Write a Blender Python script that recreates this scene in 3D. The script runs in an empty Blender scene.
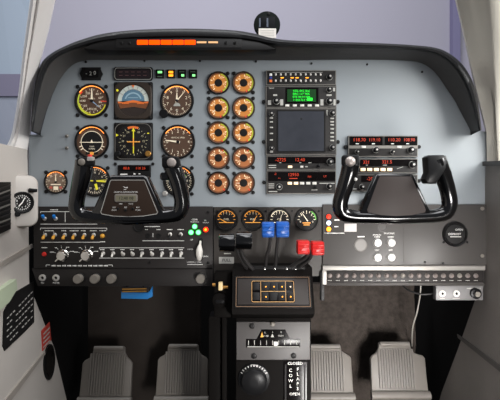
import bpy, bmesh, math, random
from mathutils import Vector, Matrix
random.seed(4)
C = bpy.context.scene.collection
SC = bpy.context.scene
PI = math.pi
D, S, ZC = 1.1, 0.0024, 1.0          # camera distance to the panel, metres per pixel on the panel, eye height

def W(px, py, y=0.0):
    s = S * (D + y) / D
    return Vector(((px - 250) * s, y, ZC + (200 - py) * s))

# ------------------------------------------------------------------ materials
def lin(c):
    return tuple(((v / 255) / 12.92 if v / 255 <= .04045 else ((v / 255 + .055) / 1.055) ** 2.4) for v in c)
MATS = {}
def mat(name, col, rough=.5, metal=0, emit=None, estr=0, noise=None, bump=None, spec=.5, coat=0, wave=None):
    m = bpy.data.materials.new(name); m.use_nodes = True
    nt = m.node_tree; b = nt.nodes['Principled BSDF']
    c = lin(col)
    b.inputs['Base Color'].default_value = (*c, 1)
    b.inputs['Roughness'].default_value = rough
    b.inputs['Metallic'].default_value = metal
    b.inputs['Specular IOR Level'].default_value = spec
    b.inputs['Coat Weight'].default_value = coat
    b.inputs['Coat Roughness'].default_value = .08
    if emit:
        b.inputs['Emission Color'].default_value = (*lin(emit), 1)
        b.inputs['Emission Strength'].default_value = estr
    if noise or bump:
        tc = nt.nodes.new('ShaderNodeTexCoord')
        if noise:
            n = nt.nodes.new('ShaderNodeTexNoise'); n.inputs['Scale'].default_value = noise[0]; n.inputs['Detail'].default_value = 5
            nt.links.new(tc.outputs['Object'], n.inputs['Vector'])
            r = nt.nodes.new('ShaderNodeValToRGB')
            r.color_ramp.elements[0].position = .3; r.color_ramp.elements[1].position = .7
            a = noise[1]
            r.color_ramp.elements[0].color = (*[v * (1 - a) for v in c], 1)
            r.color_ramp.elements[1].color = (*[min(1, v * (1 + a)) for v in c], 1)
            nt.links.new(n.outputs['Fac'], r.inputs['Fac']); nt.links.new(r.outputs['Color'], b.inputs['Base Color'])
        if bump:
            n2 = nt.nodes.new('ShaderNodeTexNoise'); n2.inputs['Scale'].default_value = bump[0]; n2.inputs['Detail'].default_value = 3
            nt.links.new(tc.outputs['Object'], n2.inputs['Vector'])
            bp = nt.nodes.new('ShaderNodeBump'); bp.inputs['Strength'].default_value = bump[1]; bp.inputs['Distance'].default_value = .002
            nt.links.new(n2.outputs['Fac'], bp.inputs['Height']); nt.links.new(bp.outputs['Normal'], b.inputs['Normal'])
    MATS[name] = m
    return m
def glass_mat(name, fac=.04, tint=(1, 1, 1)):
    m = bpy.data.materials.new(name); m.use_nodes = True; nt = m.node_tree
    nt.nodes.clear()
    o = nt.nodes.new('ShaderNodeOutputMaterial'); t = nt.nodes.new('ShaderNodeBsdfTransparent'); g = nt.nodes.new('ShaderNodeBsdfGlossy')
    t.inputs['Color'].default_value = (*tint, 1); g.inputs['Roughness'].default_value = .03
    mx = nt.nodes.new('ShaderNodeMixShader'); mx.inputs[0].default_value = fac
    nt.links.new(t.outputs[0], mx.inputs[1]); nt.links.new(g.outputs[0], mx.inputs[2]); nt.links.new(mx.outputs[0], o.inputs[0])
    MATS[name] = m
    return m

GREY = mat('panel_grey', (138, 144, 148), .42, noise=(6, .03), bump=(900, .05))
BLK = mat('satin_black', (30, 29, 29), .42, bump=(700, .08), spec=.18)
SUB = mat('subpanel_black', (44, 41, 40), .42, noise=(9, .06), bump=(900, .08), spec=.18)
SUBR = mat('subpanel_dark_grey', (69, 66, 64), .42, noise=(9, .05), bump=(900, .06), spec=.3)
GLOSS = mat('gloss_black', (6, 6, 7), .14, coat=.3)
HOOD = mat('hood_black', (33, 33, 34), .36, bump=(420, .25), spec=.18)
HOODI = mat('hood_lining', (72, 70, 69), .55, bump=(300, .2))
BEZ = mat('bezel_black', (24, 23, 23), .4, spec=.18)
BEZW = mat('bezel_warm', (58, 50, 44), .42, spec=.18)
RAD = mat('radio_dark', (42, 40, 39), .45, spec=.18)
RADE = mat('radio_edge', (128, 124, 118), .4, metal=.3)
DISP = mat('display_black', (12, 9, 9), .2, spec=.18)
MFDS = mat('screen_grey', (56, 58, 64), .22, noise=(40, .08), spec=.18)
KNOB = mat('knob_black', (22, 22, 23), .35, spec=.18)
KGREY = mat('knob_taupe', (122, 116, 108), .4)
CHROME = mat('chrome', (215, 213, 208), .16, metal=1)
SILV = mat('brushed_silver', (200, 196, 190), .36, metal=.55)
WHITE = mat('print_white', (245, 243, 238), .5)
DIMW = mat('print_dim', (176, 174, 168), .6)
PLW = mat('plastic_white', (226, 222, 214), .35)
BLUEL = mat('lever_blue', (30, 92, 178), .32)
REDL = mat('lever_red', (206, 36, 34), .32)
BLUET = mat('toggle_blue', (20, 120, 205), .35)
AMBT = mat('toggle_amber', (226, 162, 52), .35)
REDP = mat('red_paint', (205, 40, 32), .4)
BROWN = mat('hub_brown', (54, 42, 35), .42, spec=.18)
HUBG = mat('hub_grey', (58, 52, 50), .5, bump=(600, .1), spec=.18)
LCD = mat('lcd_grey', (120, 116, 96), .25)
CREAM = mat('cream_plastic', (243, 239, 236), .45, bump=(120, .05))
BEIGE = mat('beige_plastic', (228, 222, 209), .5, noise=(3, .04), bump=(120, .05))
WALLG = mat('side_wall_grey', (196, 189, 182), .5, noise=(5, .06), bump=(160, .1))
SEAM = mat('seam_strip', (158, 150, 142), .4)
GREEN_S = mat('armrest_green', (176, 186, 160), .6)
LEATHER = mat('side_wall_charcoal', (124, 118, 113), .5, noise=(8, .08), bump=(260, .3))
CARPET = mat('firewall_brown', (56, 50, 46), .85, noise=(60, .30), bump=(260, .6), spec=.18)
PLATE = mat('footwell_plate', (52, 46, 42), .6, noise=(20, .12), spec=.18)
DARK = mat('footwell_black', (20, 19, 19), .8, spec=.18)
PEDAL = mat('pedal_rubber', (108, 103, 97), .5, noise=(14, .05))
PEDG = mat('pedal_groove', (92, 86, 80), .6)
HW = mat('hangar_wall', (172, 169, 183), .8, noise=(.4, .02))
HWB = mat('hangar_beam', (128, 124, 158), .8)
HWL = mat('hangar_blue', (166, 180, 196), .8)
HWD = mat('hangar_dado', (128, 124, 146), .8)
HWM = mat('hangar_lower', (156, 162, 178), .8)
HFL = mat('hangar_floor', (120, 120, 120), .6)
DIAL = mat('dial_brown', (66, 48, 35), .5, emit=(120, 74, 38), estr=.14)
DIALB = mat('dial_black', (22, 19, 17), .45, spec=.18)
DIALW = mat('dial_warm_grey', (96, 84, 74), .5, emit=(150, 110, 70), estr=.16)
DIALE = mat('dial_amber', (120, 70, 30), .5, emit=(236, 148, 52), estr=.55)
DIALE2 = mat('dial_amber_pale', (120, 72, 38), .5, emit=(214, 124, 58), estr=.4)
MARK = mat('dial_marks', (232, 224, 204), .5, emit=(232, 206, 160), estr=.28)
MARKA = mat('dial_marks_amber', (220, 150, 60), .5, emit=(225, 150, 50), estr=.5)
YEL = mat('mark_yellow', (224, 214, 40), .5, emit=(224, 214, 40), estr=.3)
YGR = mat('mark_yellow_green', (190, 200, 60), .5, emit=(190, 200, 50), estr=.3)
GRN = mat('mark_green', (90, 170, 60), .5, emit=(90, 170, 60), estr=.2)
ORG = mat('mark_orange', (222, 110, 40), .5, emit=(222, 110, 40), estr=.2)
REDM = mat('mark_red', (215, 60, 30), .5, emit=(215, 60, 30), estr=.3)
SKY = mat('horizon_sky', (88, 122, 142), .4, emit=(104, 146, 172), estr=.1)
SKYL = mat('horizon_sky_pale', (150, 180, 194), .4, emit=(150, 180, 194), estr=.15)
RINGW = mat('horizon_ring', (196, 204, 196), .4, emit=(214, 218, 204), estr=.1)
GND = mat('horizon_ground', (128, 74, 38), .4)
GND2 = mat('horizon_ground_dark', (44, 32, 24), .4)
PEDB = mat('pedestal_black', (17, 15, 14), .65, bump=(700, .08), spec=.06)
CAPS = mat('button_silver', (176, 166, 160), .3, metal=.4)
MARKC = mat('dial_marks_cream', (240, 225, 190), .5, emit=(245, 225, 175), estr=.5)
DIALR = mat('dial_rim_brown', (104, 58, 30), .5, emit=(140, 80, 36), estr=.2)
BRK = mat('breaker_grey', (112, 102, 97), .45)
LAMP = mat('dial_lamp', (255, 190, 100), .5, emit=(255, 140, 56), estr=2.6)
LRED = mat('lamp_red', (160, 16, 6), .4, emit=(255, 50, 10), estr=1.7)
LREDH = mat('annunciator_red', (90, 8, 2), .6, spec=.05, emit=(255, 70, 0), estr=2.4)
LAMB = mat('lamp_amber', (255, 170, 40), .4, emit=(255, 150, 30), estr=1.8)
LDIM = mat('annunciator_dim', (220, 170, 120), .4, emit=(225, 170, 120), estr=.45)
LGRN = mat('lamp_green', (80, 255, 120), .4, emit=(120, 255, 160), estr=2.4)
LGRD = mat('lamp_green_ring', (10, 150, 50), .4, emit=(0, 190, 50), estr=.7)
LWHT = mat('lamp_white', (225, 235, 255), .4, emit=(220, 235, 255), estr=1.2)
BTNL = mat('button_lit', (250, 226, 190), .4, emit=(255, 214, 160), estr=.75)
DIGR = mat('digit_red', (120, 20, 8), .4, emit=(235, 76, 34), estr=.62)
SCRG = mat('screen_green', (5, 36, 10), .3, emit=(8, 110, 26), estr=.22)
SCRT = mat('screen_green_text', (40, 240, 60), .3, emit=(40, 240, 50), estr=.85)
GOLD = mat('gold_line', (176, 138, 88), .45, emit=(200, 140, 70), estr=.06)
TRIMG = mat('trim_plate_grey', (78, 75, 74), .5, bump=(800, .1))
PLACR = mat('placard_red', (186, 62, 52), .5)
CARD = mat('card_white', (220, 214, 206), .6)
BLUEC = mat('connector_blue', (36, 130, 205), .4)
BRASS = mat('brass', (190, 140, 70), .35, metal=.7)
CABLE = mat('cable_pale', (170, 166, 158), .5)
GLASS = glass_mat('instrument_glass', .02)
WSG = glass_mat('windscreen_glass', .03, (.97, .98, .98))

# ------------------------------------------------------------------ mesh builder
# coordinates: (px, f, py): px right, f towards the pilot, py downwards, all in the thing's own scale; raw mode takes world x, y, z
TXT = {}
def text_geo(s):
    if s not in TXT:
        cu = bpy.data.curves.new('lettering', 'FONT'); cu.body = s; cu.align_x = 'CENTER'; cu.align_y = 'CENTER'; cu.resolution_u = 2; cu.size = 1
        o = bpy.data.objects.new('lettering', cu); C.objects.link(o)
        me = bpy.data.meshes.new_from_object(o)
        TXT[s] = ([tuple(v.co) for v in me.vertices], [tuple(p.vertices) for p in me.polygons])
        bpy.data.objects.remove(o); bpy.data.curves.remove(cu); bpy.data.meshes.remove(me)
    return TXT[s]
def rrect(x0, y0, x1, y1, r=0, n=4):
    if r <= 0: return [(x0, y0), (x1, y0), (x1, y1), (x0, y1)]
    out = []
    for cx, cy, a in ((x1 - r, y0 + r, -90), (x1 - r, y1 - r, 0), (x0 + r, y1 - r, 90), (x0 + r, y0 + r, 180)):
        for i in range(n + 1):
            t = math.radians(a + 90 * i / n); out.append((cx + r * math.cos(t), cy + r * math.sin(t)))
    return out
def offset(pts, d):
    n = len(pts); A = sum(pts[i][0] * pts[(i + 1) % n][1] - pts[(i + 1) % n][0] * pts[i][1] for i in range(n))
    sg = 1 if A > 0 else -1; out = []
    for i in range(n):
        p, q, r = Vector(pts[i - 1]), Vector(pts[i]), Vector(pts[(i + 1) % n])
        e1, e2 = (q - p), (r - q)
        if e1.length < 1e-9 or e2.length < 1e-9: out.append(tuple(q)); continue
        e1.normalize(); e2.normalize()
        n1, n2 = Vector((-e1.y, e1.x)) * sg, Vector((-e2.y, e2.x)) * sg
        m = n1 + n2
        if m.length < 1e-6: m = n1
        m.normalize(); c = max(.4, m.dot(n1)); q2 = q + m * (d / c); out.append((q2.x, q2.y))
    return out
class MB:
    def __init__(s, k=1.0, cx=0, cy=0, raw=False):
        s.bm = bmesh.new(); s.k = k; s.cx = cx; s.cy = cy; s.raw = raw; s.mi = 0; s.M = None
    def v(s, p):
        p = Vector(p)
        if s.M is not None: p = s.M @ p
        if s.raw: return s.bm.verts.new(p)
        return s.bm.verts.new(((p.x - s.cx) * s.k, -p.y * s.k, (s.cy - p.z) * s.k))
    def face(s, vs):
        try:
            f = s.bm.faces.new(vs); f.material_index = s.mi; return f
        except ValueError: return None
    def loft(s, rings, closed=True, c0=True, c1=True, wrap=False):
        R = [[s.v(p) for p in r] for r in rings]
        n = len(R[0]); m = len(R)
        for i in range(m if wrap else m - 1):
            a, b = R[i], R[(i + 1) % m]
            for j in range(n if closed else n - 1):
                s.face((a[j], a[(j + 1) % n], b[(j + 1) % n], b[j]))
        if closed and not wrap:
            if c0: s.face(R[0][::-1])
            if c1: s.face(R[-1])
        return s
    def prism(s, pts, f0, f1, bev=0):
        r = [[(x, f0, y) for x, y in pts]]
        if bev:
            r.append([(x, f1 - bev, y) for x, y in pts]); q = offset(pts, bev * .35); r.append([(x, f1 - bev * .3, y) for x, y in q]); q = offset(pts, bev)
            r.append([(x, f1, y) for x, y in q])
        else: r.append([(x, f1, y) for x, y in pts])
        return s.loft(r)
    def rect(s, x0, y0, x1, y1, f0, f1, r=0, bev=0):
        return s.prism(rrect(x0, y0, x1, y1, r), f0, f1, bev)
    def disc(s, cx, cy, prof, n=28):
        rings = []
        for r, f in prof:
            rings.append([(cx + max(r, 1e-3) * math.cos(2 * PI * i / n), f, cy - max(r, 1e-3) * math.sin(2 * PI * i / n)) for i in range(n)])
        return s.loft(rings)
    def ringl(s, cx, cy, prof, n=36):           # closed ring profile
        rings = [[(cx + r * math.cos(2 * PI * i / n), f, cy - r * math.sin(2 * PI * i / n)) for i in range(n)] for r, f in prof]
        return s.loft(rings, wrap=True)
    def arc(s, cx, cy, r0, r1, a0, a1, f, n=20, th=.12):
        rings = []
        for i in range(n + 1):
            t = math.radians(a0 + (a1 - a0) * i / n); c, q = math.cos(t), math.sin(t)
            rings.append([(cx + r0 * c, f, cy - r0 * q), (cx + r1 * c, f, cy - r1 * q), (cx + r1 * c, f - th, cy - r1 * q), (cx + r0 * c, f - th, cy - r0 * q)])
        return s.loft(rings)
    def bar(s, x0, y0, x1, y1, w, f, th=.15, w2=None):
        d = Vector((x1 - x0, y1 - y0)).normalized(); n = Vector((-d.y, d.x)); w2 = w if w2 is None else w2
        p = [(x0 + n.x * w / 2, y0 + n.y * w / 2), (x1 + n.x * w2 / 2, y1 + n.y * w2 / 2), (x1 - n.x * w2 / 2, y1 - n.y * w2 / 2), (x0 - n.x * w / 2, y0 - n.y * w / 2)]
        return s.prism(p, f - th, f)
    def line(s, pts, w, f, closed=False):
        for i in range(len(pts) if closed else len(pts) - 1):
            a, b = pts[i], pts[(i + 1) % len(pts)]; s.bar(a[0], a[1], b[0], b[1], w, f)
        return s
    def tick(s, cx, cy, r0, r1, a, w, f):
        t = math.radians(a); return s.bar(cx + r0 * math.cos(t), cy - r0 * math.sin(t), cx + r1 * math.cos(t), cy - r1 * math.sin(t), w, f)
    def tube(s, path, rad, n=12, caps=True):
        P = [Vector(p) for p in path]; m = len(P); rad = rad if isinstance(rad, (list, tuple)) else [rad] * m
        up = None; rings = []
        for i in range(m):
            t = (P[min(i + 1, m - 1)] - P[max(i - 1, 0)]).normalized()
            if up is None:
                a = Vector((0, 1, 0)) if abs(t.y) < .8 else Vector((1, 0, 0))
                up = (a - t * a.dot(t)).normalized()
            else: up = (up - t * up.dot(t)).normalized()
            sd = t.cross(up); r = rad[i]; ra, rb = r if isinstance(r, tuple) else (r, r)
            rings.append([tuple(P[i] + up * (ra * math.cos(2 * PI * j / n)) + sd * (rb * math.sin(2 * PI * j / n))) for j in range(n)])
        return s.loft(rings, c0=caps, c1=caps)
    def ball(s, c, rx, rf=None, rz=None, n=14, m=8):
        rf = rf or rx; rz = rz or rx; rings = []
        for i in range(m + 1):
            a = -PI / 2 + PI * i / m; q = max(math.cos(a), .01)
            rings.append([(c[0] + rx * q * math.cos(2 * PI * j / n), c[1] + rf * math.sin(a), c[2] + rz * q * math.sin(2 * PI * j / n)) for j in range(n)])
        return s.loft(rings)
    def text(s, t, x, y, size, f, rot=0, sx=1.0):
        V, F = text_geo(t); c, q = math.cos(math.radians(rot)), math.sin(math.radians(rot))
        vs = [s.v((x + size * (sx * a * c - b * q), f, y - size * (sx * a * q + b * c))) for a, b, _ in V]
        for p in F: s.face([vs[i] for i in p])
        return s
    def build(s, name, mats, parent=None, kind=None, label=None, recalc=True, ang=38):
        if recalc: bmesh.ops.recalc_face_normals(s.bm, faces=s.bm.faces)
        me = bpy.data.meshes.new(name); s.bm.to_mesh(me); s.bm.free()
        for m in (mats if isinstance(mats, (list, tuple)) else [mats]): me.materials.append(m)
        me.polygons.foreach_set('use_smooth', [True] * len(me.polygons)); me.set_sharp_from_angle(angle=math.radians(ang))
        o = bpy.data.objects.new(name, me); C.objects.link(o)
        if parent is not None: o.parent = parent.o if isinstance(parent, T) else parent
        if kind: o['kind'] = kind
        if label: o['label'] = label
        return o
class T:
    """a thing: an Empty at its place that parents its parts"""
    def __init__(s, name, label, cat, px, py, y=0.0, group=None):
        s.px, s.py, s.y = px, py, y; s.k = S * (D + y) / D
        s.o = bpy.data.objects.new(name, None); C.objects.link(s.o); s.o.location = W(px, py, y); s.o.empty_display_size = .01
        s.o['label'] = label; s.o['category'] = cat
        if group: s.o['group'] = group
    def mb(s): return MB(s.k, s.px, s.py)
    def L(s, px, py, y):                         # a point seen at (px, py) and standing at depth y, in this thing's own coordinates
        w = W(px, py, y) - s.o.location
        return (s.px + w.x / s.k, -w.y / s.k, s.py - w.z / s.k)
def tag(o, label, cat, group=None, kind=None):
    o['label'] = label; o['category'] = cat
    if group: o['group'] = group
    if kind: o['kind'] = kind
    return o
def screw(t, px, py, r=1.6, f0=0, m=None, name='mounting_screw'):
    b = t.mb(); b.disc(px, py, [(r, f0), (r, f0 + .8), (r * .7, f0 + 1.2), (r * .3, f0 + 1.2), (r * .25, f0 + .8)], 12); return b.build(name, m or BLK, t)

# ------------------------------------------------------------------ setting: cabin shell
def raw(): return MB(raw=True)
XL, XR, ZF = -.53, .564, ZC - .86
b = raw(); b.loft([[(-.75, -.9, ZF), (.75, -.9, ZF), (.75, .75, ZF), (-.75, .75, ZF)], [(-.75, -.9, ZF - .02), (.75, -.9, ZF - .02), (.75, .75, ZF - .02), (-.75, .75, ZF - .02)]])
b.build('floor', DARK, kind='structure')
def box(x0, x1, y0, y1, z0, z1, name, m, kind=None, parent=None):
    b = raw(); b.loft([[(x0, y0, z0), (x1, y0, z0), (x1, y1, z0), (x0, y1, z0)], [(x0, y0, z1), (x1, y0, z1), (x1, y1, z1), (x0, y1, z1)]]); return b.build(name, m, parent, kind)
box(-.75, .75, .62, .64, ZF, ZC + .02, 'wall_front', DARK, 'structure')
# left wall: a trim panel that ends in a slanted front edge; beyond it the dark footwell side
def wall_side(X, th, prof, name, m):
    # prof: (z, far y) from top to bottom
    b = raw(); rings = []
    for z, yf, dx in prof:
        rings.append([(X + dx, -.75, z), (X + dx, yf, z), (X + dx + th, yf, z), (X + dx + th, -.75, z)])
    b.loft(rings); return b.build(name, m, None, 'structure')
def zz(py, y): return W(0, py, y).z
wall_side(XL, -.02, [(zz(150, 0), -.01, 0), (zz(200, 0), -.004, 0), (zz(285, 0), 0.0, 0), (zz(350, .12), .14, 0), (zz(400, .2), .22, 0), (ZF, .34, .0)], 'wall_left', WALLG)
wall_side(XL - .022, -.01, [(ZC, .62, 0), (ZF, .62, 0)], 'wall_footwell_left', DARK)
wall_side(XR, .02, [(zz(163, 0), -.004, 0), (zz(285, 0), .02, 0), (zz(350, .12), .14, 0), (zz(400, .2), .25, 0), (ZF, .40, 0)], 'wall_right', LEATHER)
wall_side(XR + .022, .01, [(ZC + .02, .62, 0), (ZF, .62, 0)], 'wall_footwell_right', DARK)
# footwell panels
b = raw(); p = [W(298, 284, .36), W(414, 284, .36), W(416, 345, .36), W(408, 420, .36), W(298, 420, .36)]
b.loft([[tuple(v) for v in p], [(v.x, v.y + .03, v.z) for v in p]]); b.build('wall_firewall_right', CARPET, None, 'structure')
b = raw(); p = [W(88, 280, .34), W(200, 280, .34), W(200, 420, .34), W(88, 420, .34)]
b.loft([[tuple(v) for v in p], [(v.x, v.y + .03, v.z) for v in p]]); b.build('wall_firewall_left', PLATE, None, 'structure')

# windscreen posts, lofted along their length
def post(rows, name, m):
    b = raw(); b.loft([[tuple(p) for p in r] for r in rows]); return b.build(name, m, None, 'structure', ang=50)
L = []
for (py, xl, xr, y) in ((-25, 36, 63, -.22), (0, 31, 55.5, -.18), (30, 27, 49, -.13), (60, 23, 41, -.09), (85, 20.5, 35, -.055), (110, 17, 32, -.03), (130, 13.5, 31, -.015), (139, 11, 30.5, -.012), (147, 7, 30, -.01), (151, 2, 30, -.008), (154, -8, 30, -.006), (180, -12, 31, -.006)):
    w = xr - xl
    L.append([W(xr, py, y + .03), W(xr - w * .08, py, y + .012), W(xr - w * .42, py, y - .010), W(xr - w * .66, py, y - .02), W(xr - w * .74, py, y - .016), W(xr - w * .9, py, y - .026),
              W(xl, py, y - .012), W(xl - 1, py, y + .02), W(xl + w * .5, py, y + .05)])
post(L, 'trim_left', CREAM)
L = []
for (py, xl, xr, y) in ((-25, 448, 545, -.22), (0, 455, 535, -.18), (30, 462, 530, -.13), (60, 468.5, 525, -.09), (85, 474, 521, -.055), (110, 480, 518, -.03), (130, 485, 516, -.014), (150, 485.5, 516, -.01), (164, 485.5, 516, -.008)):
    a = [0, 2, 18, 31, 34, 37, 40]
    L.append([W(xl, py, y + .03), W(xl + 1.5, py, y + .004), W(xl + 16, py, y - .012), W(min(xl + 33, 488 + (py + 25) * .055), py, y - .022), W(min(xl + 36, 491 + (py + 25) * .055), py, y - .026), W(max(xl + 45, 503), py, y - .026),
              W(xr, py, y - .02), W(xr, py, y + .04)])
post(L, 'trim_right', BEIGE)
# glazing
b = raw(); rows = []
for t in range(7):
    y = .42 - .6 * t / 6; z = ZC + .30 + .42 * t / 6
    rows.append([(-.60 + 1.22 * i / 12, y + .05 * (1 - ((i - 6) / 6) ** 2), z) for i in range(13)])
b.loft(rows, closed=False); b.build('window_1', WSG, None, 'structure', recalc=False)
b = raw(); b.loft([[(XL - .02, -.6, zz(152, 0)), (XL - .02, .0, zz(152, 0))], [(XL - .08, -.6, ZC + .6), (XL - .08, .0, ZC + .6)]], closed=False); b.build('window_2', WSG, None, 'structure', recalc=False)
b = raw(); b.loft([[(XR + .06, -.6, zz(152, 0)), (XR + .06, .0, zz(152, 0))], [(XR + .1, -.6, ZC + .6), (XR + .1, .0, ZC + .6)]], closed=False); b.build('window_3', WSG, None, 'structure', recalc=False)

# hangar beyond the glass
box(-6, 7, 5.0, 5.1, -1.2, 5, 'wall_hangar', HW, 'structure')
xb = W(455, 0, 4.95).x
box(xb - .05, xb + .05, 4.9, 4.998, -1.2, 5, 'trim_hangar_beam', HWB, 'structure')
xq = W(36, 0, 4.9).x
box(-6, xq, 4.9, 4.998, W(0, 74, 4.9).z, 5, 'wall_hangar_left', HWL, 'structure')
box(-6, xq, 4.86, 4.998, W(0, 96, 4.86).z, W(0, 74, 4.86).z, 'trim_hangar_dado', HWD, 'structure')
box(-6, xq, 4.9, 4.998, -1.2, W(0, 96, 4.9).z, 'wall_hangar_lower', HWM, 'structure')
box(-6, 7, -3, 5.1, -1.3, -1.2, 'floor_hangar', HFL, 'structure')

# ------------------------------------------------------------------ instrument panel sheet
HO = [(30.5, 131), (31.5, 112), (33.5, 92), (36.5, 76), (42, 62), (51, 53.5), (64, 46.5), (80, 40), (104, 33.5), (138, 29.8), (185, 28.6), (230, 30), (252, 33), (267, 37), (282, 39.5), (302, 40.8), (340, 41.8), (380, 43.2), (412, 45), (436, 47.8), (451, 54.5), (463, 65), (471.5, 79), (476.5, 94), (479.5, 112), (481.5, 130)]
HI = [(39, 133), (44.5, 113), (51, 95), (57, 82), (64, 71.5), (72, 64), (82, 60), (95, 58.6), (110, 58.4), (140, 58.4), (185, 58.4), (230, 58.4), (252, 58.6), (267, 58.8), (282, 59), (302, 59), (340, 58.6), (380, 58.8), (405, 59.6), (420, 61.5), (431, 67), (440, 76), (448, 88), (456, 100), (464, 116), (472, 131)]
t = T('instrument_panel', 'large flat grey sheet metal instrument panel behind both control yokes', 'instrument panel', 258, 207)
pts = [(29, 207), (29, 134.5), (37, 134.5)] + [(x + (2 if x < 80 else -2 if x > 430 else 0), y - 1.5) for x, y in HI] + [(488, 132), (488, 207)]
t.mb().prism(pts, -1.4, 0).build('sheet', GREY, t)
for x, y in ((86, 62), (144.5, 61), (200, 61), (256, 61.5), (311.5, 63.5), (367, 64.5), (422, 72)): screw(t, x, y, 1.1)
for x, y in ((70, 136), (70, 148)):
    q = t.mb(); q.disc(x - 3, y, [(1.7, 0), (1.7, .8), (1.1, 1), (1.0, 2.2), (.5, 2.4)], 12); q.build('stud', KGREY, t)
    q = t.mb(); q.tube([(x - 3, 2, y), (x - .5, 5, y)], [.9, .7], 8); q.build('toggle', KGREY, t)

# ------------------------------------------------------------------ glareshield
g = T('glareshield', 'long black padded glareshield hood arching over the grey instrument panel', 'glareshield', 258, 60, -.03)
def smooth(P, n=4):
    out = []
    for i in range(len(P) - 1):
        p0, p1, p2, p3 = [Vector(P[max(0, min(len(P) - 1, i + k))]) for k in (-1, 0, 1, 2)]
        for j in range(n):
            u = j / n
            out.append(.5 * ((2 * p1) + (p2 - p0) * u + (2 * p0 - 5 * p1 + 4 * p2 - p3) * u * u + (3 * p1 - p0 - 3 * p2 + p3) * u ** 3))
    out.append(Vector(P[-1])); return out
O2, I2 = smooth(HO), smooth(HI)
rings, rin = [], []
for o, i in zip(O2, I2):
    d = i - o
    if d.length < 1e-6: continue
    def q(tt, y): e = o + d * tt; return g.L(e.x, e.y, y)
    of = W(o.x, o.y, -.058)
    bk = Vector(of); bk.y = .22; bk.z -= .02
    loc = lambda w: (g.px + (w.x - g.o.location.x) / g.k, -(w.y - g.o.location.y) / g.k, g.py - (w.z - g.o.location.z) / g.k)
    bk2 = bk.copy(); bk2.z -= .006
    rings.append([loc(bk), q(0, -.05), q(.03, -.066), q(.12, -.074), q(.24, -.072), q(.33, -.062), q(.36, -.05), q(.34, -.03), loc(bk2)])
    rin.append([q(.335, -.058), q(1.0, -.004), q(1.06, -.004), q(.38, -.052 )])
m_ = g.mb(); m_.loft(rings); m_.build('pad', HOOD, g, ang=60)
m_ = g.mb(); m_.loft(rin); m_.build('lining', HOODI, g, ang=60)

a = T('annunciator_panel', 'long black annunciator light strip with five lit red segments set under the glareshield', 'annunciator panel', 178, 44, -.066)
m_ = a.mb(); m_.prism([(84, 49), (92, 44), (106, 40.3), (130, 38.6), (185, 37.4), (235, 38.8), (258, 42), (268, 45.5), (276, 49.5), (262, 50.5), (100, 50.5)], -14, 1, .6); m_.build('housing', BEZ, a)
m_ = a.mb(); m_.rect(116, 39.4, 242, 48.6, 1, 1.6, 1, .3); m_.build('face_plate', BLK, a)
for i in range(5):
    x = 137.5 + 11.8 * i; m_ = a.mb(); m_.rect(x, 40.6, x + 10.9, 45.2, 1.6, 2.1, .4, .2); m_.build('lit_segment', LREDH, a)
for x in (197, 208.5):
    m_ = a.mb(); m_.rect(x, 42, x + 9.6, 43.8, 1.6, 2.0, .3); m_.build('dim_segment', LDIM, a)
for x in (122, 130, 226, 235): screw(a, x, 43.5, 1.5, 1.6, BEZ)

c = T('magnetic_compass', 'round black magnetic compass with a white card standing on the glareshield', 'compass', 267, 24, .10)
m_ = c.mb(); m_.disc(267, 24.5, [(9, -11), (12, -8), (13.3, -3), (13.3, 0), (12.6, 1.6), (11, 2)]); m_.build('body', mat('compass_black', (17, 22, 20), .7, spec=.1), c)
m_ = c.mb(); m_.rect(258.5, 17.5, 275.5, 30, 2, 2.3, 1, .2); m_.build('card_window', mat('compass_window', (7, 9, 12), .5, spec=.1), c)
m_ = c.mb(); m_.rect(259, 19, 260.6, 28, 2.3, 2.5); m_.rect(266.5, 19, 268.2, 28, 2.3, 2.5); m_.build('heading_marks', mat('compass_mark', (70, 78, 92), .4), c)
m_ = c.mb(); m_.disc(268.5, 14.5, [(1.5, 2), (1.5, 2.6), (.8, 2.8)], 12); m_.build('screw', BEZ, c)
m_ = c.mb(); m_.rect(258.6, 29.5, 276, 39, 2.3, 3.0, .2); m_.mi = 1
for i in range(4): m_.bar(260.5, 31.6 + i * 1.7, 274, 31.6 + i * 1.7, .35, 3.15)
m_.build('deviation_card', [CARD, DIMW], c)
m_ = c.mb(); m_.rect(260, 36, 274, 48, -8, 1, 2); m_.build('stand', BLK, c)

# ------------------------------------------------------------------ round gauges
def gauge(name, label, px, py, r, face=DIAL, y=0.0, screws='four', group=None, bez=BEZ, glass=True, lamp=True, cat='gauge'):
    t = T(name, label, cat, px, py, y, group)
    m = t.mb(); m.ringl(px, py, [(r, 0), (r, 1.3), (r * .965, 2.1), (r * .90, 2.1), (r * .865, .9), (r * .865, 0)], 40); m.build('bezel', bez, t)
    m = t.mb(); m.disc(px, py, [(r * .87, .05), (r * .87, .4)], 36); m.build('dial_face', face, t)
    if lamp:
        m = t.mb(); m.arc(px, py, r * .84, r * .863, 35, 145, 1.5, 14, 1.0); m.build('dial_lamp', LAMP, t)
    if glass:
        m = t.mb(); m.disc(px, py, [(r * .885, 1.75), (r * .885, 1.9)], 36); m.build('glass', GLASS, t)
    o = r * .82
    S4 = {'UL': (-o, -o), 'UR': (o, -o), 'LL': (-o, o), 'LR': (o, o)}
    for kx in (('UL', 'UR', 'LL', 'LR') if screws == 'four' else screws):
        dx, dy = S4[kx]; screw(t, px + dx, py + dy, 1.9)
    return t
def needle(t, px, py, ang, l, w, m=MARK, back=0, f=1.0, name='needle'):
    b = t.mb(); a_ = math.radians(ang); c_, s_ = math.cos(a_), math.sin(a_)
    b.bar(px - back * c_, py + back * s_, px + l * c_, py - l * s_, w, f, .3, w * .35); b.build(name, m, t)
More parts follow.
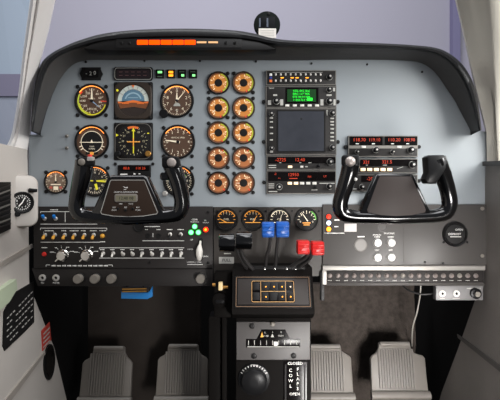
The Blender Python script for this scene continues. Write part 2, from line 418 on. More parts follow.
def hub(t, px, py, r, m=BEZ, f=1.2, name='hub'):
    b = t.mb(); b.disc(px, py, [(r, .4), (r, f), (r * .6, f + .15)], 20); b.build(name, m, t)
def nums(m, px, py, r, items, size, f=.55):
    for s_, a_ in items:
        t_ = math.radians(a_); m.text(s_, px + r * math.cos(t_), py - r * math.sin(t_), size, f)

# airspeed
x, y, r = 92, 101, 17.3
t = gauge('airspeed_indicator', 'round amber-lit airspeed indicator with green and yellow arc, top left dial of the flight group', x, y, r)
m = t.mb()
for i in range(17): m.tick(x, y, 10.6, 12.2, 120 - i * 20, .4, .55)
nums(m, x, y, 8.6, (('40', 52), ('60', 20), ('80', -8), ('100', -38), ('120', -75), ('140', -108), ('160', -145), ('180', 180), ('200', 148), ('220', 118)), 3.2)
m.text('KNOTS', x, y - 2.2, 2, .55); m.mi = 1; m.arc(x, y, 13, 14.4, 150, 250, .6); m.mi = 2; m.arc(x, y, 13.4, 14.4, 250, 345, .6); m.arc(x, y, 12.2, 12.8, 190, 265, .6); m.mi = 3; m.tick(x, y, 9, 14.6, -2, 1.0, .62); m.arc(x, y, 12.6, 14.2, 136, 150, .6)
m.build('markings', [MARK, YGR, YEL, REDM], t)
needle(t, x, y, 90, 12.5, 2.2, MARK, 0); needle(t, x, y, -40, 10, 1.2, mat('bug_blue', (150, 180, 210), .5), 0, .9, 'bug_pointer'); hub(t, x, y, 1.6)
# altimeter
x, y, r = 177, 101, 17
t = gauge('altimeter', 'round altimeter with two white hands and an adjusting knob at its lower left', x, y, r)
m = t.mb()
for i in range(50): m.tick(x, y, 13 if i % 5 else 11.8, 14.2, 90 - i * 7.2, .35 if i % 5 else .6, .55)
nums(m, x, y, 9.8, [(str(i), 90 - 36 * i) for i in range(10)], 4.2)
m.mi = 1; m.arc(x, y + 5.2, 0.2, 3.4, 0, 180, .6, 12); m.text('ALT', x, y + 9.2, 2, .6); m.build('markings', [MARK, mat('window_pale', (176, 176, 168), .5)], t)
needle(t, x, y, 90, 8.0, 2.3); needle(t, x, y, 50, 12, 1.3, MARK, 2, 1.3, 'long_needle'); hub(t, x, y, 1.4, BEZ, 1.5)
m = t.mb(); m.disc(164, 114, [(4.2, 0), (4.2, 4.2), (3.6, 5)], 20); m.build('adjusting_knob', KNOB, t)
# turn coordinator
x, y, r = 92, 142, 17.3
t = gauge('turn_coordinator', 'round brown turn coordinator with a white aeroplane bar, below the airspeed indicator', x, y, r)
m = t.mb(); m.ringl(x, y, [(11, .4), (11, .7), (10.4, .7), (10.4, .4)]); m.mi = 1
m.disc(x, y, [(10.4, .4), (10.4, .6)]); m.mi = 0
for a_ in (-22, -36, 202, 216): m.tick(x, y, 10.8, 13.6, a_, .9, .75)
m.text('2 MIN', x, y + 7, 2.4, .75); m.text('TURN', x, y + 4.6, 1.8, .75); m.mi = 2; m.rect(x - 1.8, y + 10, x + 1.8, y + 13, .4, .8, .6); m.mi = 1; m.rect(x - 6, y + 10, x - 2, y + 12.6, .4, .7); m.rect(x + 2, y + 10, x + 6, y + 12.6, .4, .7)
m.build('markings', [MARK, DIALB, MARKA], t)
m = t.mb(); m.bar(x - 12, y + .4, x + 12, y + .4, .7, 1.1); m.prism([(x - 1.6, y + 1), (x, y - 2.4), (x + 1.6, y + 1)], .8, 1.2); m.build('aeroplane_symbol', MARK, t)
# vertical speed
x, y, r = 178, 142, 17.3
t = gauge('vertical_speed_indicator', 'round brown vertical speed indicator with its white needle pointing left, below the altimeter', x, y, r)
m = t.mb()
for i in range(24): m.tick(x, y, 12.6, 14.2, 180 - i * 15, .5, .55)
nums(m, x, y, 10.6, (('1', 122), ('2', 90), ('3', 58), ('4', 0), ('3', -58), ('2', -90), ('1', -122), ('0', 180)), 4.2)
m.text('VERTICAL SPEED', x, y - 4.2, 1.9, .55); m.build('markings', MARK, t)
needle(t, x, y, 172, 12.6, 2.2, MARK, 2); hub(t, x, y, 1.6)
# outside clock
x, y, r = 56, 182, 11.8
t = gauge('clock_gauge', 'small round gauge with cream figures, left of the left yoke', x, y, r, DIALW)
m = t.mb()
nums(m, x, y, 7.4, [(str(i * 10), 210 - i * 40) for i in range(1, 6)], 2.6)
for i in range(24): m.tick(x, y, 8.8, 9.9, i * 15, .35, .55)
m.rect(x - 5, y + 2, x + 5, y + 3, .4, .55); m.mi = 1; m.rect(x - 6.4, y + 4.4, x - 3.4, y + 6.8, .4, .6, .6); m.rect(x + 3.4, y + 4.4, x + 6.4, y + 6.8, .4, .6, .6); m.mi = 0; m.rect(x - 2.4, y + 4.4, x + 2.4, y + 8, .4, .6, .6); m.build('markings', [MARK, mat('mark_pink', (200, 96, 80), .5)], t)
needle(t, x, y, 90, 7, 1.4); hub(t, x, y, 1.1)
# two dials behind the left yoke
for (x, y, nm, lb, mk) in ((95, 181, 'bearing_indicator', 'dark round bearing indicator half hidden behind the left grip of the left yoke', 0), (179, 181, 'course_indicator', 'dark round course indicator half hidden behind the right grip of the left yoke', 1)):
    r = 15.8
    t = gauge(nm, lb, x, y, r, DIALB)
    m = t.mb()
    for i in range(36): m.tick(x, y, 11 if i % 3 else 10.2, 12.8, i * 10, .45, .55)
    nums(m, x, y, 8.4, (('N', 90), ('3', 60), ('6', 30), ('E', 0), ('12', -30), ('15', -60), ('S', -90), ('21', -120), ('24', -150), ('W', 180), ('30', 150), ('33', 120)), 2.6)
    m.mi = 1
    if mk: m.tick(x, y, 2, 10, -50, 1.0, .7); m.tick(x, y, 2, 10, 60, 1.0, .7)
    else: m.tick(x, y, -9, 11, -4, 1.1, .7); m.tick(x, y, 3, 9, -75, 2.4, .7)
    m.build('markings', [MARK, YEL if not mk else MARKA], t)
    if mk: needle(t, x, y, 40, 9, 1.4, GRN, 0)
    else: needle(t, x, y, 5, 12, 1.2, YEL, 0)
    hub(t, x, y, 1.6)
    if mk:
        m = t.mb(); m.disc(165.5, 193.5, [(2.6, 0), (2.6, 4), (2, 4.6)], 16); m.build('adjusting_knob', SILV, t)

# square-bezel instruments
def sq_ring(m, cx, cy, h, rc, ri, f0, f1, n=48, bev=.8):
    def outer(a_, hh):
        c_, s_ = math.cos(a_), math.sin(a_); e = 6
        q = (abs(c_) ** e + abs(s_) ** e) ** (-1 / e); return (cx + hh * q * c_, cy - hh * q * s_)
    A = [2 * PI * (i + .5) / n for i in range(n)]
    def O(hh, f): return [(outer(a_, hh)[0], f, outer(a_, hh)[1]) for a_ in A]
    def I(rr, f): return [(cx + rr * math.cos(a_), f, cy - rr * math.sin(a_)) for a_ in A]
    m.loft([O(h, f0), O(h, f1 - bev), O(h - bev, f1), I(ri + .6, f1), I(ri, f1 - .6), I(ri, f0)], wrap=True)
x, y = 133.5, 101
t = T('attitude_indicator', 'square black artificial horizon with blue sky over orange ground', 'gauge', x, y)
m = t.mb(); m.rect(x - 19.6, y - 18.8, x + 19.6, y + 18.8, 0, .8, 1.5, .3); m.build('mounting_plate', BLK, t)
m = t.mb(); sq_ring(m, x, y, 18.6, 4, 15.8, .8, 2.6); m.build('bezel', BEZW, t)
m = t.mb(); m.disc(x, y, [(15.9, .8), (15.9, 1.0)], 36); m.mi = 1; m.arc(x, y, .01, 15.6, 180, 360, 1.15, 30)
m.mi = 2; m.arc(x, y, 11.4, 15.4, -2, 182, 1.4, 30, .3); m.mi = 3; m.arc(x, y + .2, .01, 11.3, 0, 180, 1.4, 30, .3); m.mi = 4; m.arc(x, y + .2, 7.2, 8.6, 15, 165, 1.55, 24); m.bar(x - 5, y - 3, x + 5, y - 3, .6, 1.6)
m.mi = 5; m.prism([(x - 15.2, y + .6), (x - 10, y + 1.6), (x - 4, y + .2), (x, y - .6), (x + 4, y + .2), (x + 10, y + 1.6), (x + 15.2, y + .6), (x + 15.1, y + 2.6), (x, y + 2), (x - 15.1, y + 2.6)], 1.2, 1.6)
m.mi = 6; m.prism([(x - 15.1, y + 2.6), (x, y + 2), (x + 15.1, y + 2.6), (x + 13, y + 8), (x, y + 6), (x - 13, y + 8)], 1.2, 1.5)
m.mi = 7
for a_ in (90, 70, 50, 30, 110, 130, 150): m.tick(x, y, 11, 15, a_, .8, 1.6)
m.build('horizon_ball', [DIALB, GND2, RINGW, SKY, SKYL, ORG, GND, DIMW], t)
m = t.mb(); m.prism([(x - 1.6, y - 15.5), (x + 1.6, y - 15.5), (x, y - 12.6)], 1.6, 1.9); m.bar(x - 11, y + 3, x - 4, y + 3, .8, 2); m.bar(x + 4, y + 3, x + 11, y + 3, .8, 2); m.build('aeroplane_symbol', ORG, t)
m = t.mb(); m.disc(x - 15.4, y - 10, [(1.2, 2.5), (1.2, 2.9), (.6, 3)], 10); m.build('flag_dot', YEL, t)
m = t.mb(); m.disc(x, y, [(15.7, 2.1), (15.7, 2.25)], 36); m.build('glass', GLASS, t)
for dx, dy in ((-17, -16.5), (17, -16.5), (-17, 16.5), (17, 16.5)): screw(t, x + dx, y + dy, 1.2, 2)

x, y = 133.5, 141.5
t = T('horizontal_situation_indicator', 'square black compass dial with a yellow course bar, under the artificial horizon', 'gauge', x, y)
m = t.mb(); m.rect(x - 19.6, y - 18.8, x + 19.6, y + 18.8, 0, .8, 1.5, .3); m.build('mounting_plate', BLK, t)
m = t.mb(); m.rect(x - 17.6, y - 17.4, x + 17.6, y + 17.4, .8, 1.3, 6, .2); m.build('dial_face', DIALB, t)
m = t.mb(); ln = rrect(x - 18, y - 17.6, x + 18, y + 17.6, 7, 6); m.line(ln, .6, 1.6, True); m.build('bezel', RADE, t)
m = t.mb()
for i in range(24): m.tick(x, y, 12.6, 13.6 if i % 2 else 14.4, i * 15 + 4, .4, 1.45)
nums(m, x, y, 10.4, (('24', 120), ('27', 150), ('30', 180), ('33', 210), ('N', 240), ('3', 270), ('6', 300), ('E', 330), ('12', 0), ('15', 30), ('18', 60)), 2.8, 1.45)
for i in (-6, -3, 3, 6): m.disc(x + i, y, [(.4, 1.3), (.4, 1.5)], 8)
m.mi = 1; m.arc(x, y, 13, 15.2, 68, 112, 1.5, 10); m.mi = 2; m.prism([(x - 17, y - 7.6), (x - 14.4, y - 6.2), (x - 17, y - 4.8)], 1.3, 1.6); m.bar(x + 14, y - 8, x + 16, y - 8, 1, 1.5)
m.build('markings', [mat('compass_marks', (205, 196, 160), .5, emit=(205, 196, 160), estr=.12), ORG, YEL], t)
m = t.mb(); m.bar(x + .4, y - 13, x + .4, y + 12, 1.0, 1.9); m.prism([(x - 1.4, y - 10), (x + .4, y - 13.4), (x + 2.2, y - 10)], 1.6, 1.95); m.build('course_bar', YEL, t)
m = t.mb(); m.bar(x - 6, y + .6, x + 7, y + .6, .8, 2.1); m.bar(x + .4, y - 3, x + .4, y + 5, 1, 2.1); m.build('aeroplane_symbol', MARKA, t)
for sx, mm in ((-15.2, KNOB), (15.2, BRASS)):
    m = t.mb(); m.disc(x + sx, y + 12.6, [(2.9, 1.3), (2.9, 3.6), (2.3, 4.2), (.8, 4.2)], 18); m.build('corner_knob', mm, t)
m = t.mb(); m.disc(x, y, [(17, 2.6), (17, 2.7)], 36); m.build('glass', GLASS, t)
for dx, dy in ((-17.4, -17), (17.4, -17)): screw(t, x + dx, y + dy, 1.1, .8)

# small items on the panel's upper left
t = T('digit_counter', 'small black window with white drum digits, above the airspeed indicator', 'counter', 91.5, 74)
m = t.mb(); m.prism([(80, 74), (82, 69.5), (82, 67.6), (101, 67.6), (101, 69.5), (103, 74), (101, 78.5), (101, 80.2), (82, 80.2), (82, 78.5)], 0, 1.6, .3); m.build('frame', BEZ, t)
m = t.mb(); m.rect(84.5, 70, 99, 78, 1.6, 1.8); m.build('window', DISP, t)
m = t.mb(); m.text('-', 87, 74, 4.4, 1.95); m.text('2', 91.2, 74.2, 5.4, 1.95); m.text('0', 95.4, 73.6, 5.4, 1.95); m.build('digits', DIMW, t)
t = T('marker_display', 'wide dark unlit display window above the artificial horizon', 'display', 133.5, 74)
m = t.mb(); m.rect(114, 67.3, 153, 80.8, 0, 1.4, 2.5, .3); m.build('frame', BEZ, t)
m = t.mb(); m.line(rrect(115.2, 68.4, 151.8, 79.8, 2.6, 4), .5, 1.6, True); m.build('edge_line', DIMW, t)
m = t.mb(); m.rect(117, 70, 150, 78.4, 1.4, 1.6, .8); m.build('window', mat('smoked_window', (40, 30, 32), .2), t)
m = t.mb()
for j in (72.4, 75.8):
    for i in range(5): m.bar(119.5 + i * 6, j, 123 + i * 6, j, .5, 1.75)
m.build('lettering', mat('print_maroon', (96, 56, 54), .5), t)
for i, (x, cl, wd) in enumerate(((160, 'g', 'with one green lamp lit, nearest the dark display window'), (171, 'a', 'with two amber lamps lit'), (182, 'g', 'with a low green lamp, just right of the amber one'), (193, 'g', 'with a low green lamp, rightmost of the four'))):
    t = T('mode_light', 'small square black mode light ' + wd, 'indicator light', x, 74, 0, 'mode lights above the altimeter')
    m = t.mb(); m.rect(x - 4.2, 69.8, x + 4.2, 78.4, 0, 1.5, .5, .3); m.build('housing', BEZ, t)
    for j in ((72.6, 75.8) if cl == 'a' else ((72.6,) if i == 0 else (75.8,))):
        m = t.mb(); m.rect(x - (2 if i < 2 else 0.5), j - 1.1, x + 2.4, j + 1.1, 1.5, 1.8, .3); m.build('lamp', LAMB if cl == 'a' else mat('lamp_pale_green.%d' % i, (170, 255, 170), .4, emit=(130, 255, 140), estr=.9), t)
    m = t.mb(); m.bar(x - 2.4, 72.2 if i > 1 else 77, x + 2.4, 72.2 if i > 1 else 77, .7, 1.65); m.build('lettering', mat('caption_green.%d' % i, (90, 110, 90), .5), t)

# small distance readout behind the left yoke
t = T('distance_readout', 'small black readout with red digits between the two left yoke grips', 'display', 134.5, 171)
m = t.mb(); m.rect(118, 165, 151, 177.5, 0, 2, 1, .3); m.build('frame', BEZ, t)
m = t.mb(); m.rect(119.5, 166, 149.5, 171, 2, 2.2); m.build('window', DISP, t)
m = t.mb(); m.text('88.8', 127, 168.5, 3.6, 2.3); m.text('110 26', 141, 168.5, 3.6, 2.3); m.build('digits', DIGR, t)
m = t.mb(); m.bar(121, 174.4, 128, 174.4, 1.2, 2.2); m.bar(134, 174, 136, 174, 1.4, 2.2); m.bar(139, 174, 141, 174, .8, 2.2); m.build('lettering', WHITE, t)
for x, y in ((115.5, 164), (153, 164)): screw(t, x, y, 1.6)

# ten engine gauges
rowsy = (83, 108, 132.8, 158, 183)
sc_ = [(('UR', 'LL'), ('UL', 'LR')), (('UL', 'LR'), ('UR', 'LL')), (('UL', 'LR'), ('UL', 'LR')), (('UL', 'LR'), ('UL', 'LR')), (('UL', 'LR'), ('UL', 'LR'))]
ordn = ('topmost', 'second from top', 'third from top', 'fourth from top', 'lowest')
for j, yy in enumerate(rowsy):
    for i, xx in enumerate((218.4, 243.6)):
        pale = j >= 3
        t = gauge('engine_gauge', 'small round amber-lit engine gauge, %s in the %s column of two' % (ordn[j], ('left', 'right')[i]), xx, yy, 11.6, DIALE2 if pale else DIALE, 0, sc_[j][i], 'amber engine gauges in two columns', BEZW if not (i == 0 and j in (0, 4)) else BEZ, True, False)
        m = t.mb()
        n_ = 8
        for q in range(n_): m.tick(xx, yy, 7.2 if q % 2 else 6.4, 8.4, 235 - q * 38, .8, .55)
        st = 10 * (j * 2 + i) % 40
        nums(m, xx, yy, 6.0, [(str((st + q * 5) % 60 or 5), 216 - q * 76) for q in range(4)], 3.4)
        m.mi = 3; m.ringl(xx, yy, [(10, .4), (10, .5), (8.6, .5), (8.6, .4)], 30); m.mi = 1
        if j < 3: m.arc(xx, yy, 8.4, 9.7, -60, 75, .6)
        elif j == 3: m.arc(xx, yy, 8.6, 9.4, 20, 60, .6)
        m.mi = 2
        m.tick(xx, yy, 7.6, 9.8, (-70, -75, -65, 60, -50)[j], 1.1, .65)
        m.build('markings', [MARKC, YGR, REDM, DIALR], t)
        hub(t, xx, yy, 3.9, DIALB, 1.0)
        needle(t, xx, yy, (200, 215, 190, 150, 170)[j] + i * 12, 7.6, 1.1, MARK, 0, .9)

# four gauges in the centre sub-panel (their sheet comes first)
YS = -.005
cs = T('center_subpanel', 'black centre sub-panel between the switch panels, behind the engine levers', 'sub-panel', 268, 238, YS + .0035)
m = cs.mb(); m.rect(213.8, 207, 321.6, 276, -3, 0, .5); m.build('sheet', mat('center_sheet', (56, 52, 49), .42, bump=(900, .08), spec=.2), cs)
m = cs.mb(); m.rect(219, 257, 234, 263.5, 0, .3); m.mi = 1; m.text('PULL', 226.5, 260.3, 4, .45); m.build('placard', [DIMW, BLK], cs)
m = cs.mb(); m.bar(224, 253.5, 231, 253.5, 1, .2); m.build('lettering', DIMW, cs)
for x, y in ((217, 211), (240.5, 211), (240, 229), (266, 211), (292, 211), (319, 211), (217, 229)): screw(cs, x, y, 1.1)
for k_, (xx, lb, na) in enumerate(((226.5, 'above the black throttles, leftmost of the four in the black sub-panel', 110), (253, 'with amber pointer, second of the four in the black sub-panel', 60), (279.5, 'with white scale, partly behind the blue propeller levers', 100), (306.5, 'with a thin white needle and green arc, rightmost in the black sub-panel', 130))):
    yy = 219.5
    t = gauge('manifold_gauge', 'black round gauge ' + lb, xx, yy, 12 if k_ == 3 else 11.6, DIALB, YS + .0035, (), 'round gauges above the engine levers', BEZ, True, False)
    m = t.mb()
    mats = [MARKA if k_ < 2 else MARK, MARK, GRN, MARKA]
    for q in range(9): m.tick(xx, yy, 7, 9, 180 - q * 22.5, .6, .55)
    if k_ < 3:
        m.arc(xx, yy, 8.6, 9.3, 20, 160, .55); m.mi = 3 if k_ < 2 else 1; m.bar(xx - 7.5, yy + 3, xx + 7.5, yy + 3, .7, .55); m.mi = 1; m.text(('FUEL', 'FUEL', 'CYL')[k_], xx, yy - .2, 2.6, .55)
        nums(m, xx, yy, 6.2, (('1', 120), ('2', 90), ('3', 60)), 2.4)
    else:
        nums(m, xx, yy, 6.6, (('8', 200), ('4', 140), ('2', 90), ('6', 40), ('0', -20)), 2.6); m.mi = 2; m.arc(xx, yy, 8.6, 9.8, 0, 60, .55); m.mi = 3; m.bar(xx - 4, yy + 3.4, xx + 4, yy + 3.4, 1.2, .55); m.bar(xx - 3, yy + 5.4, xx + 3, yy + 5.4, 1, .55)
    m.build('markings', mats, t)
    if k_ < 2: needle(t, xx, yy + 3, na if k_ else 150, 8, 1.2, MARKA, 0)
    elif k_ == 3: needle(t, xx, yy, 125, 9, 1, MARK, 2)
    else: needle(t, xx, yy + 3, 75, 8, .9, MARK, 0)

# ------------------------------------------------------------------ radio stacks
def rknob(t, x, y, r, f, m=KNOB, name='knob', h=5, inner=True):
    b = t.mb(); b.disc(x, y, [(r, f), (r, f + h * .55), (r * .85, f + h * .6), (r * .62, f + h * .62), (r * .58, f + h), (r * .4, f + h + .2)], 20)
    o = b.build(name, m, t)
    if inner:
        b = t.mb(); b.ringl(x, y, [(r * 1.12, f), (r * 1.12, f + .4), (r * .98, f + .4), (r * .98, f)], 20); b.build('knob_ring', DIMW, o)
        b = t.mb(); b.disc(x, y, [(r * .36, f + h + .1), (r * .36, f + h + .35)], 12); b.build('knob_cap', SILV, o)
    return o
def unit(name, label, x0, y0, x1, y1, cat='radio', group=None, f=3.0, tabs=()):
    t = T(name, label, cat, (x0 + x1) / 2, y1, 0, group)
    m = t.mb(); m.rect(x0, y0, x1, y1, 0, f, .5, .4); m.build('face_plate', RAD, t)
    m = t.mb(); m.line([(x0 + .5, y0 + .5), (x1 - .5, y0 + .5), (x1 - .5, y1 - .5), (x0 + .5, y1 - .5)], .55, f + .12, True); m.build('edge_line', RADE, t)
    for (x, y) in tabs:
        m = t.mb(); m.disc(x, y, [(1.9, 0), (1.9, 1.5), (1.3, 2)], 12); m.build('mounting_screw', BLK, t)
    return t
def window(t, x0, y0, x1, y1, f=3.0, m=DISP, name='display'):
    b = t.mb(); b.rect(x0, y0, x1, y1, f, f + .3, .4); return b.build(name, m, t)
def button(t, x, y, w, h, f, m, name='button'):
    b = t.mb(); b.rect(x - w / 2, y - h / 2, x + w / 2, y + h / 2, f, f + .9, .3, .25); return b.build(name, m, t)
F = 3.0
t = unit('audio_panel', 'slim audio selector panel with two rows of tiny buttons, top of the centre radio stack', 266, 71, 335.6, 86)
for j in (75.4, 81.6):
    for i in range(10):
        xx = 275.5 + 4.95 * i; button(t, xx, j, 1.6, 2.3, F, SILV)
m = t.mb()
for i in (1, 3, 4, 6): m.bar(275.5 + 4.95 * i, 78.6, 278.5 + 4.95 * i, 78.6, .9, F + .2)
m.build('lamp_row', LAMB, t)
for yy, mm in ((75.6, WHITE), (78.8, mat('marker_blue', (40, 60, 150), .4)), (81.8, ORG)): button(t, 270.6, yy, 2.6, 2.4, F, mm, 'marker_light')
rknob(t, 329, 78, 2.7, F); m = t.mb(); m.bar(273, 73.2, 322, 73.2, .35, F + .15); m.build('lettering', DIMW, t)
t = unit('navigation_receiver', 'satellite navigation receiver with a glowing green text screen', 265.5, 86.4, 336, 108.4, tabs=((263.8, 102), (337.7, 102)))
window(t, 285.2, 88.4, 318, 104, F)
m = t.mb(); m.rect(287, 90.2, 315.5, 102.4, F + .3, F + .5); m.build('screen', SCRG, t)
m = t.mb()
for i, s_ in enumerate(('KDL 042 18.6', 'BRG 127 TRK', 'ETE 00:14 NM', '> 043 FLY 9.1')): m.text(s_, 301, 91.8 + 3.0 * i, 2.9, F + .6, 0, 1.0)
m.rect(307, 98.6, 312, 101.4, F + .4, F + .58); m.build('screen_text', SCRT, t)
for i in range(5): button(t, 287 + 7.4 * i, 106.2, 4, 2.0, F, PLW)
for x_, y_, r_ in ((276.2, 102, 3.0), (329, 102, 3.2), (328.6, 90.6, 2.5)): rknob(t, x_, y_, r_, F)
m = t.mb(); m.text('NAV', 271.5, 89, 2.6, F + .15); m.build('lettering', DIMW, t)
for a_ in ((267.8, 101, 271, 105.5), (280, 100, 283, 106), (273, 95, 277, 96.6), (320, 100, 323, 106), (333, 100, 335, 106), (326, 95, 331, 96.6), (332.5, 88.5, 334.5, 92)):
    m = t.mb(); m.rect(*a_, F, F + .2); m.build('label_strip', DIMW, t)
t = unit('moving_map_display', 'large multifunction display with a blank grey screen in the radio stack', 265.5, 108.8, 336, 155.2, 'display', tabs=((263.8, 142), (337.7, 142)))
window(t, 276.6, 110.8, 324.8, 152.6, F, BEZ, 'screen_frame')
m = t.mb(); m.rect(278, 112, 323.4, 151.4, F + .3, F + .45, .4); m.build('screen', MFDS, t)
m = t.mb(); m.disc(301, 119.5, [(1.1, F + .45), (1.0, F + .5)], 10); m.build('light_sensor', BLK, t)
for x_, y_ in ((271.4, 114.5), (332, 114), (271.6, 148.6), (332, 148)): rknob(t, x_, y_, 2.3 if x_ < 300 else 2.7, F)
for yy in (118.6, 122.5, 128, 134, 140.4, 152.2): button(t, 271.2, yy, 3.2, 1.3, F, DIMW, 'soft_key')
for yy in (119, 122.4, 125.4, 129.4, 133.4, 137.4, 141): button(t, 331.5, yy, 3.6, 1.4, F, DIMW, 'soft_key')
m = t.mb(); m.bar(326.5, 110.5, 326.5, 116, .8, F + .2); m.build('lettering', DIMW, t)
t = unit('transceiver', 'slim navigation radio with red digits directly under the blank grey screen', 266.3, 155.8, 335.6, 170, group='radios with red digits')
window(t, 268, 157.4, 335, 163.6, F)
m = t.mb(); m.text('-2725', 280.5, 160.2, 4.6, F + .42); m.text('12.40', 299.5, 160.2, 4.6, F + .42); m.build('digits', DIGR, t)
button(t, 289.8, 167, 4.2, 2.2, F, BTNL); button(t, 301.4, 167, 3, 2, F, PLW); button(t, 306, 167, 2.4, 1.2, F, DIMW)
rknob(t, 329.6, 162.2, 3.0, F); rknob(t, 318, 166.2, 1.6, F, inner=False)
m = t.mb(); m.bar(268.5, 165.6, 276, 165.6, .8, F + .15); m.bar(268.5, 167.8, 276, 167.8, .8, F + .15); m.bar(279, 163, 281, 163, .6, F + .4); m.bar(299, 163, 301, 163, .6, F + .4); m.bar(308, 163, 311, 163, .6, F + .4); m.build('lettering', DIMW, t)
t = unit('transceiver', 'bottom radio of the centre stack, red digits over five lit and pale buttons', 266.3, 170.6, 335.6, 194, group='radios with red digits', tabs=((264, 182.5),))
window(t, 268.3, 172.2, 334.8, 181, F)
m = t.mb(); m.text('-2', 275, 174.2, 3, F + .42); m.text('12950', 293, 175, 4.4, F + .42); m.text('--', 279, 178, 4, F + .42); m.text('FM', 309, 177, 2.8, F + .42); m.text('LT', 324.5, 176.6, 2.8, F + .42); m.bar(289, 178.6, 297, 178.6, .7, F + .45); m.build('digits', DIGR, t)
for i in range(5): button(t, 289.5 + 6.1 * i, 183.4, 4.2, 2.6, F, BTNL if i < 2 else PLW)
rknob(t, 279, 187, 2.9, F); rknob(t, 329, 186.4, 2.9, F); rknob(t, 314.5, 187.6, 1.2, F, inner=False)
m = t.mb(); m.bar(268.5, 184, 274, 184, .7, F + .15); m.bar(268.5, 186, 274, 186, .7, F + .15); m.bar(268.5, 188, 274, 188, .7, F + .15); m.bar(268.5, 191.6, 277, 191.6, 1.0, F + .15); m.bar(311, 190, 317, 190, .7, F + .15); m.bar(319, 183.4, 334, 183.4, .9, F + .15); m.build('lettering', DIMW, t)
# right stack
t = unit('transceiver', 'dual navigation radio with two red readouts, top of the right radio stack', 347.5, 136, 416.8, 157.2, group='radios with red digits', tabs=((345.3, 147), (418.6, 147)))
window(t, 349.4, 136.8, 381.6, 145.6, F); window(t, 384, 136.8, 416.2, 145.6, F)
m = t.mb(); m.text('118.70', 358.5, 140.4, 4.7, F + .42); m.text('119.10', 373.5, 140.4, 4.7, F + .42, 0, .9); m.text('110.20', 393, 140.4, 4.7, F + .42); m.text('108.90', 408, 140.4, 4.7, F + .42, 0, .9); m.build('digits', DIGR, t)
m = t.mb(); m.rect(348.5, 145.9, 416, 148.8, F, F + .25); m.build('trim_band', RADE, t)
button(t, 362.8, 147.3, 4.4, 2.2, F, PLW); button(t, 398, 147.3, 4.4, 2.2, F, PLW)
for x_, y_, r_ in ((356.4, 152.4, 2.0), (374.8, 150.4, 2.8), (391.4, 152.4, 2.0), (409.8, 150.4, 3.2)): rknob(t, x_, y_, r_, F)
m = t.mb(); m.bar(355, 144.2, 358, 144.2, .8, F + .42); m.bar(371, 144.2, 374, 144.2, .8, F + .42); m.bar(390, 144.2, 393, 144.2, .8, F + .42); m.bar(405, 144.2, 408, 144.2, .8, F + .42); m.build('lettering', WHITE, t)
t = unit('transceiver', 'direction finder radio with red digits over five lit buttons, middle of the right stack', 347.5, 158.8, 416.8, 173.6, group='radios with red digits')
window(t, 359.5, 159.8, 416, 166.2, F)
m = t.mb(); m.text('321', 365.5, 162.6, 4.6, F + .42); m.text('321.5', 386, 162.4, 4.6, F + .42); m.build('digits', DIGR, t)
m = t.mb(); m.bar(382, 165.4, 386, 165.4, .6, F + .42); m.bar(365, 165.4, 367, 165.4, .6, F + .42); m.bar(396, 169, 402, 167, .5, F + .2); m.build('lettering', DIMW, t)
for i in range(5): button(t, 362.2 + 6.6 * i, 169.8, 4.8, 3.0, F, BTNL)
rknob(t, 411.2, 165, 3.2, F)
t = unit('transceiver', 'lowest radio of the right stack, half hidden behind the right yoke hub', 347.5, 174.6, 416.8, 191.6, group='radios with red digits', tabs=((418.6, 181),))
window(t, 360.5, 175.6, 400, 182, F)
m = t.mb(); m.text('-20', 369, 179, 4.8, F + .42); m.build('digits', DIGR, t)
rknob(t, 361.2, 187, 2.6, F); rknob(t, 411, 178.5, 2.6, F)
m = t.mb(); m.bar(349.5, 189, 356, 189, .8, F + .2); m.build('lettering', DIMW, t)

# ------------------------------------------------------------------ left switch panel
sp = T('switch_panel', 'wide black switch panel under the left yoke, full of toggles and white captions', 'switch panel', 122, 285, -.0015)
m = sp.mb(); m.rect(34.5, 206.5, 213, 268, -1, 2, .6, .3); m.build('sheet', SUB, sp)
m = sp.mb(); m.prism([(32, 268.2), (213, 268.2), (213, 286), (38, 286)], -4, .8, .4); m.build('lower_strip', SUB, sp)
f = 2.0
def caption(m, x, y, w, h=.9, n=None):
    n = n or max(2, int(w / 1.3)); st = w / n
    for i in range(n):
        m.bar(x - w / 2 + st * i + .12, y, x - w / 2 + st * (i + 1) - .25, y, h * (.75 + .25 * ((i * 7) % 3) / 2), f + .15)
m = sp.mb()
m.line([(41.5, 213), (41.5, 211.6), (80, 211.6)], .5, f + .15); m.line([(41.5, 224), (98, 224)], .5, f + .15); m.line([(41.5, 229.6), (41.5, 228), (107.4, 228), (107.4, 230)], .5, f + .15); m.line([(41.5, 242), (101, 242)], .5, f + .15)
m.line([(66, 211.6), (66, 222)], .4, f + .15)
for x_, w_ in ((50, 9), (64.6, 5), (75, 9), (84, 5), (94, 7), (103.5, 7)): caption(m, x_, 230.6, w_)
caption(m, 103.4, 241.6, 5); caption(m, 55, 209.8, 8)
m.text('1', 44.6, 232.2, 2.2, f + .15); m.text('2', 54.6, 232.2, 2.2, f + .15)
caption(m, 45.4, 247.4, 6)
for kx in (63, 87):
    for a_, w_ in ((160, 4), (125, 2.4), (95, 1), (60, 3.5), (25, 4)):
        t_ = math.radians(a_); m.tick(kx, 255, 7.0, 8.4, a_, .4, f + .15); caption(m, kx + 11 * math.cos(t_), 255 - 9.2 * math.sin(t_), w_)
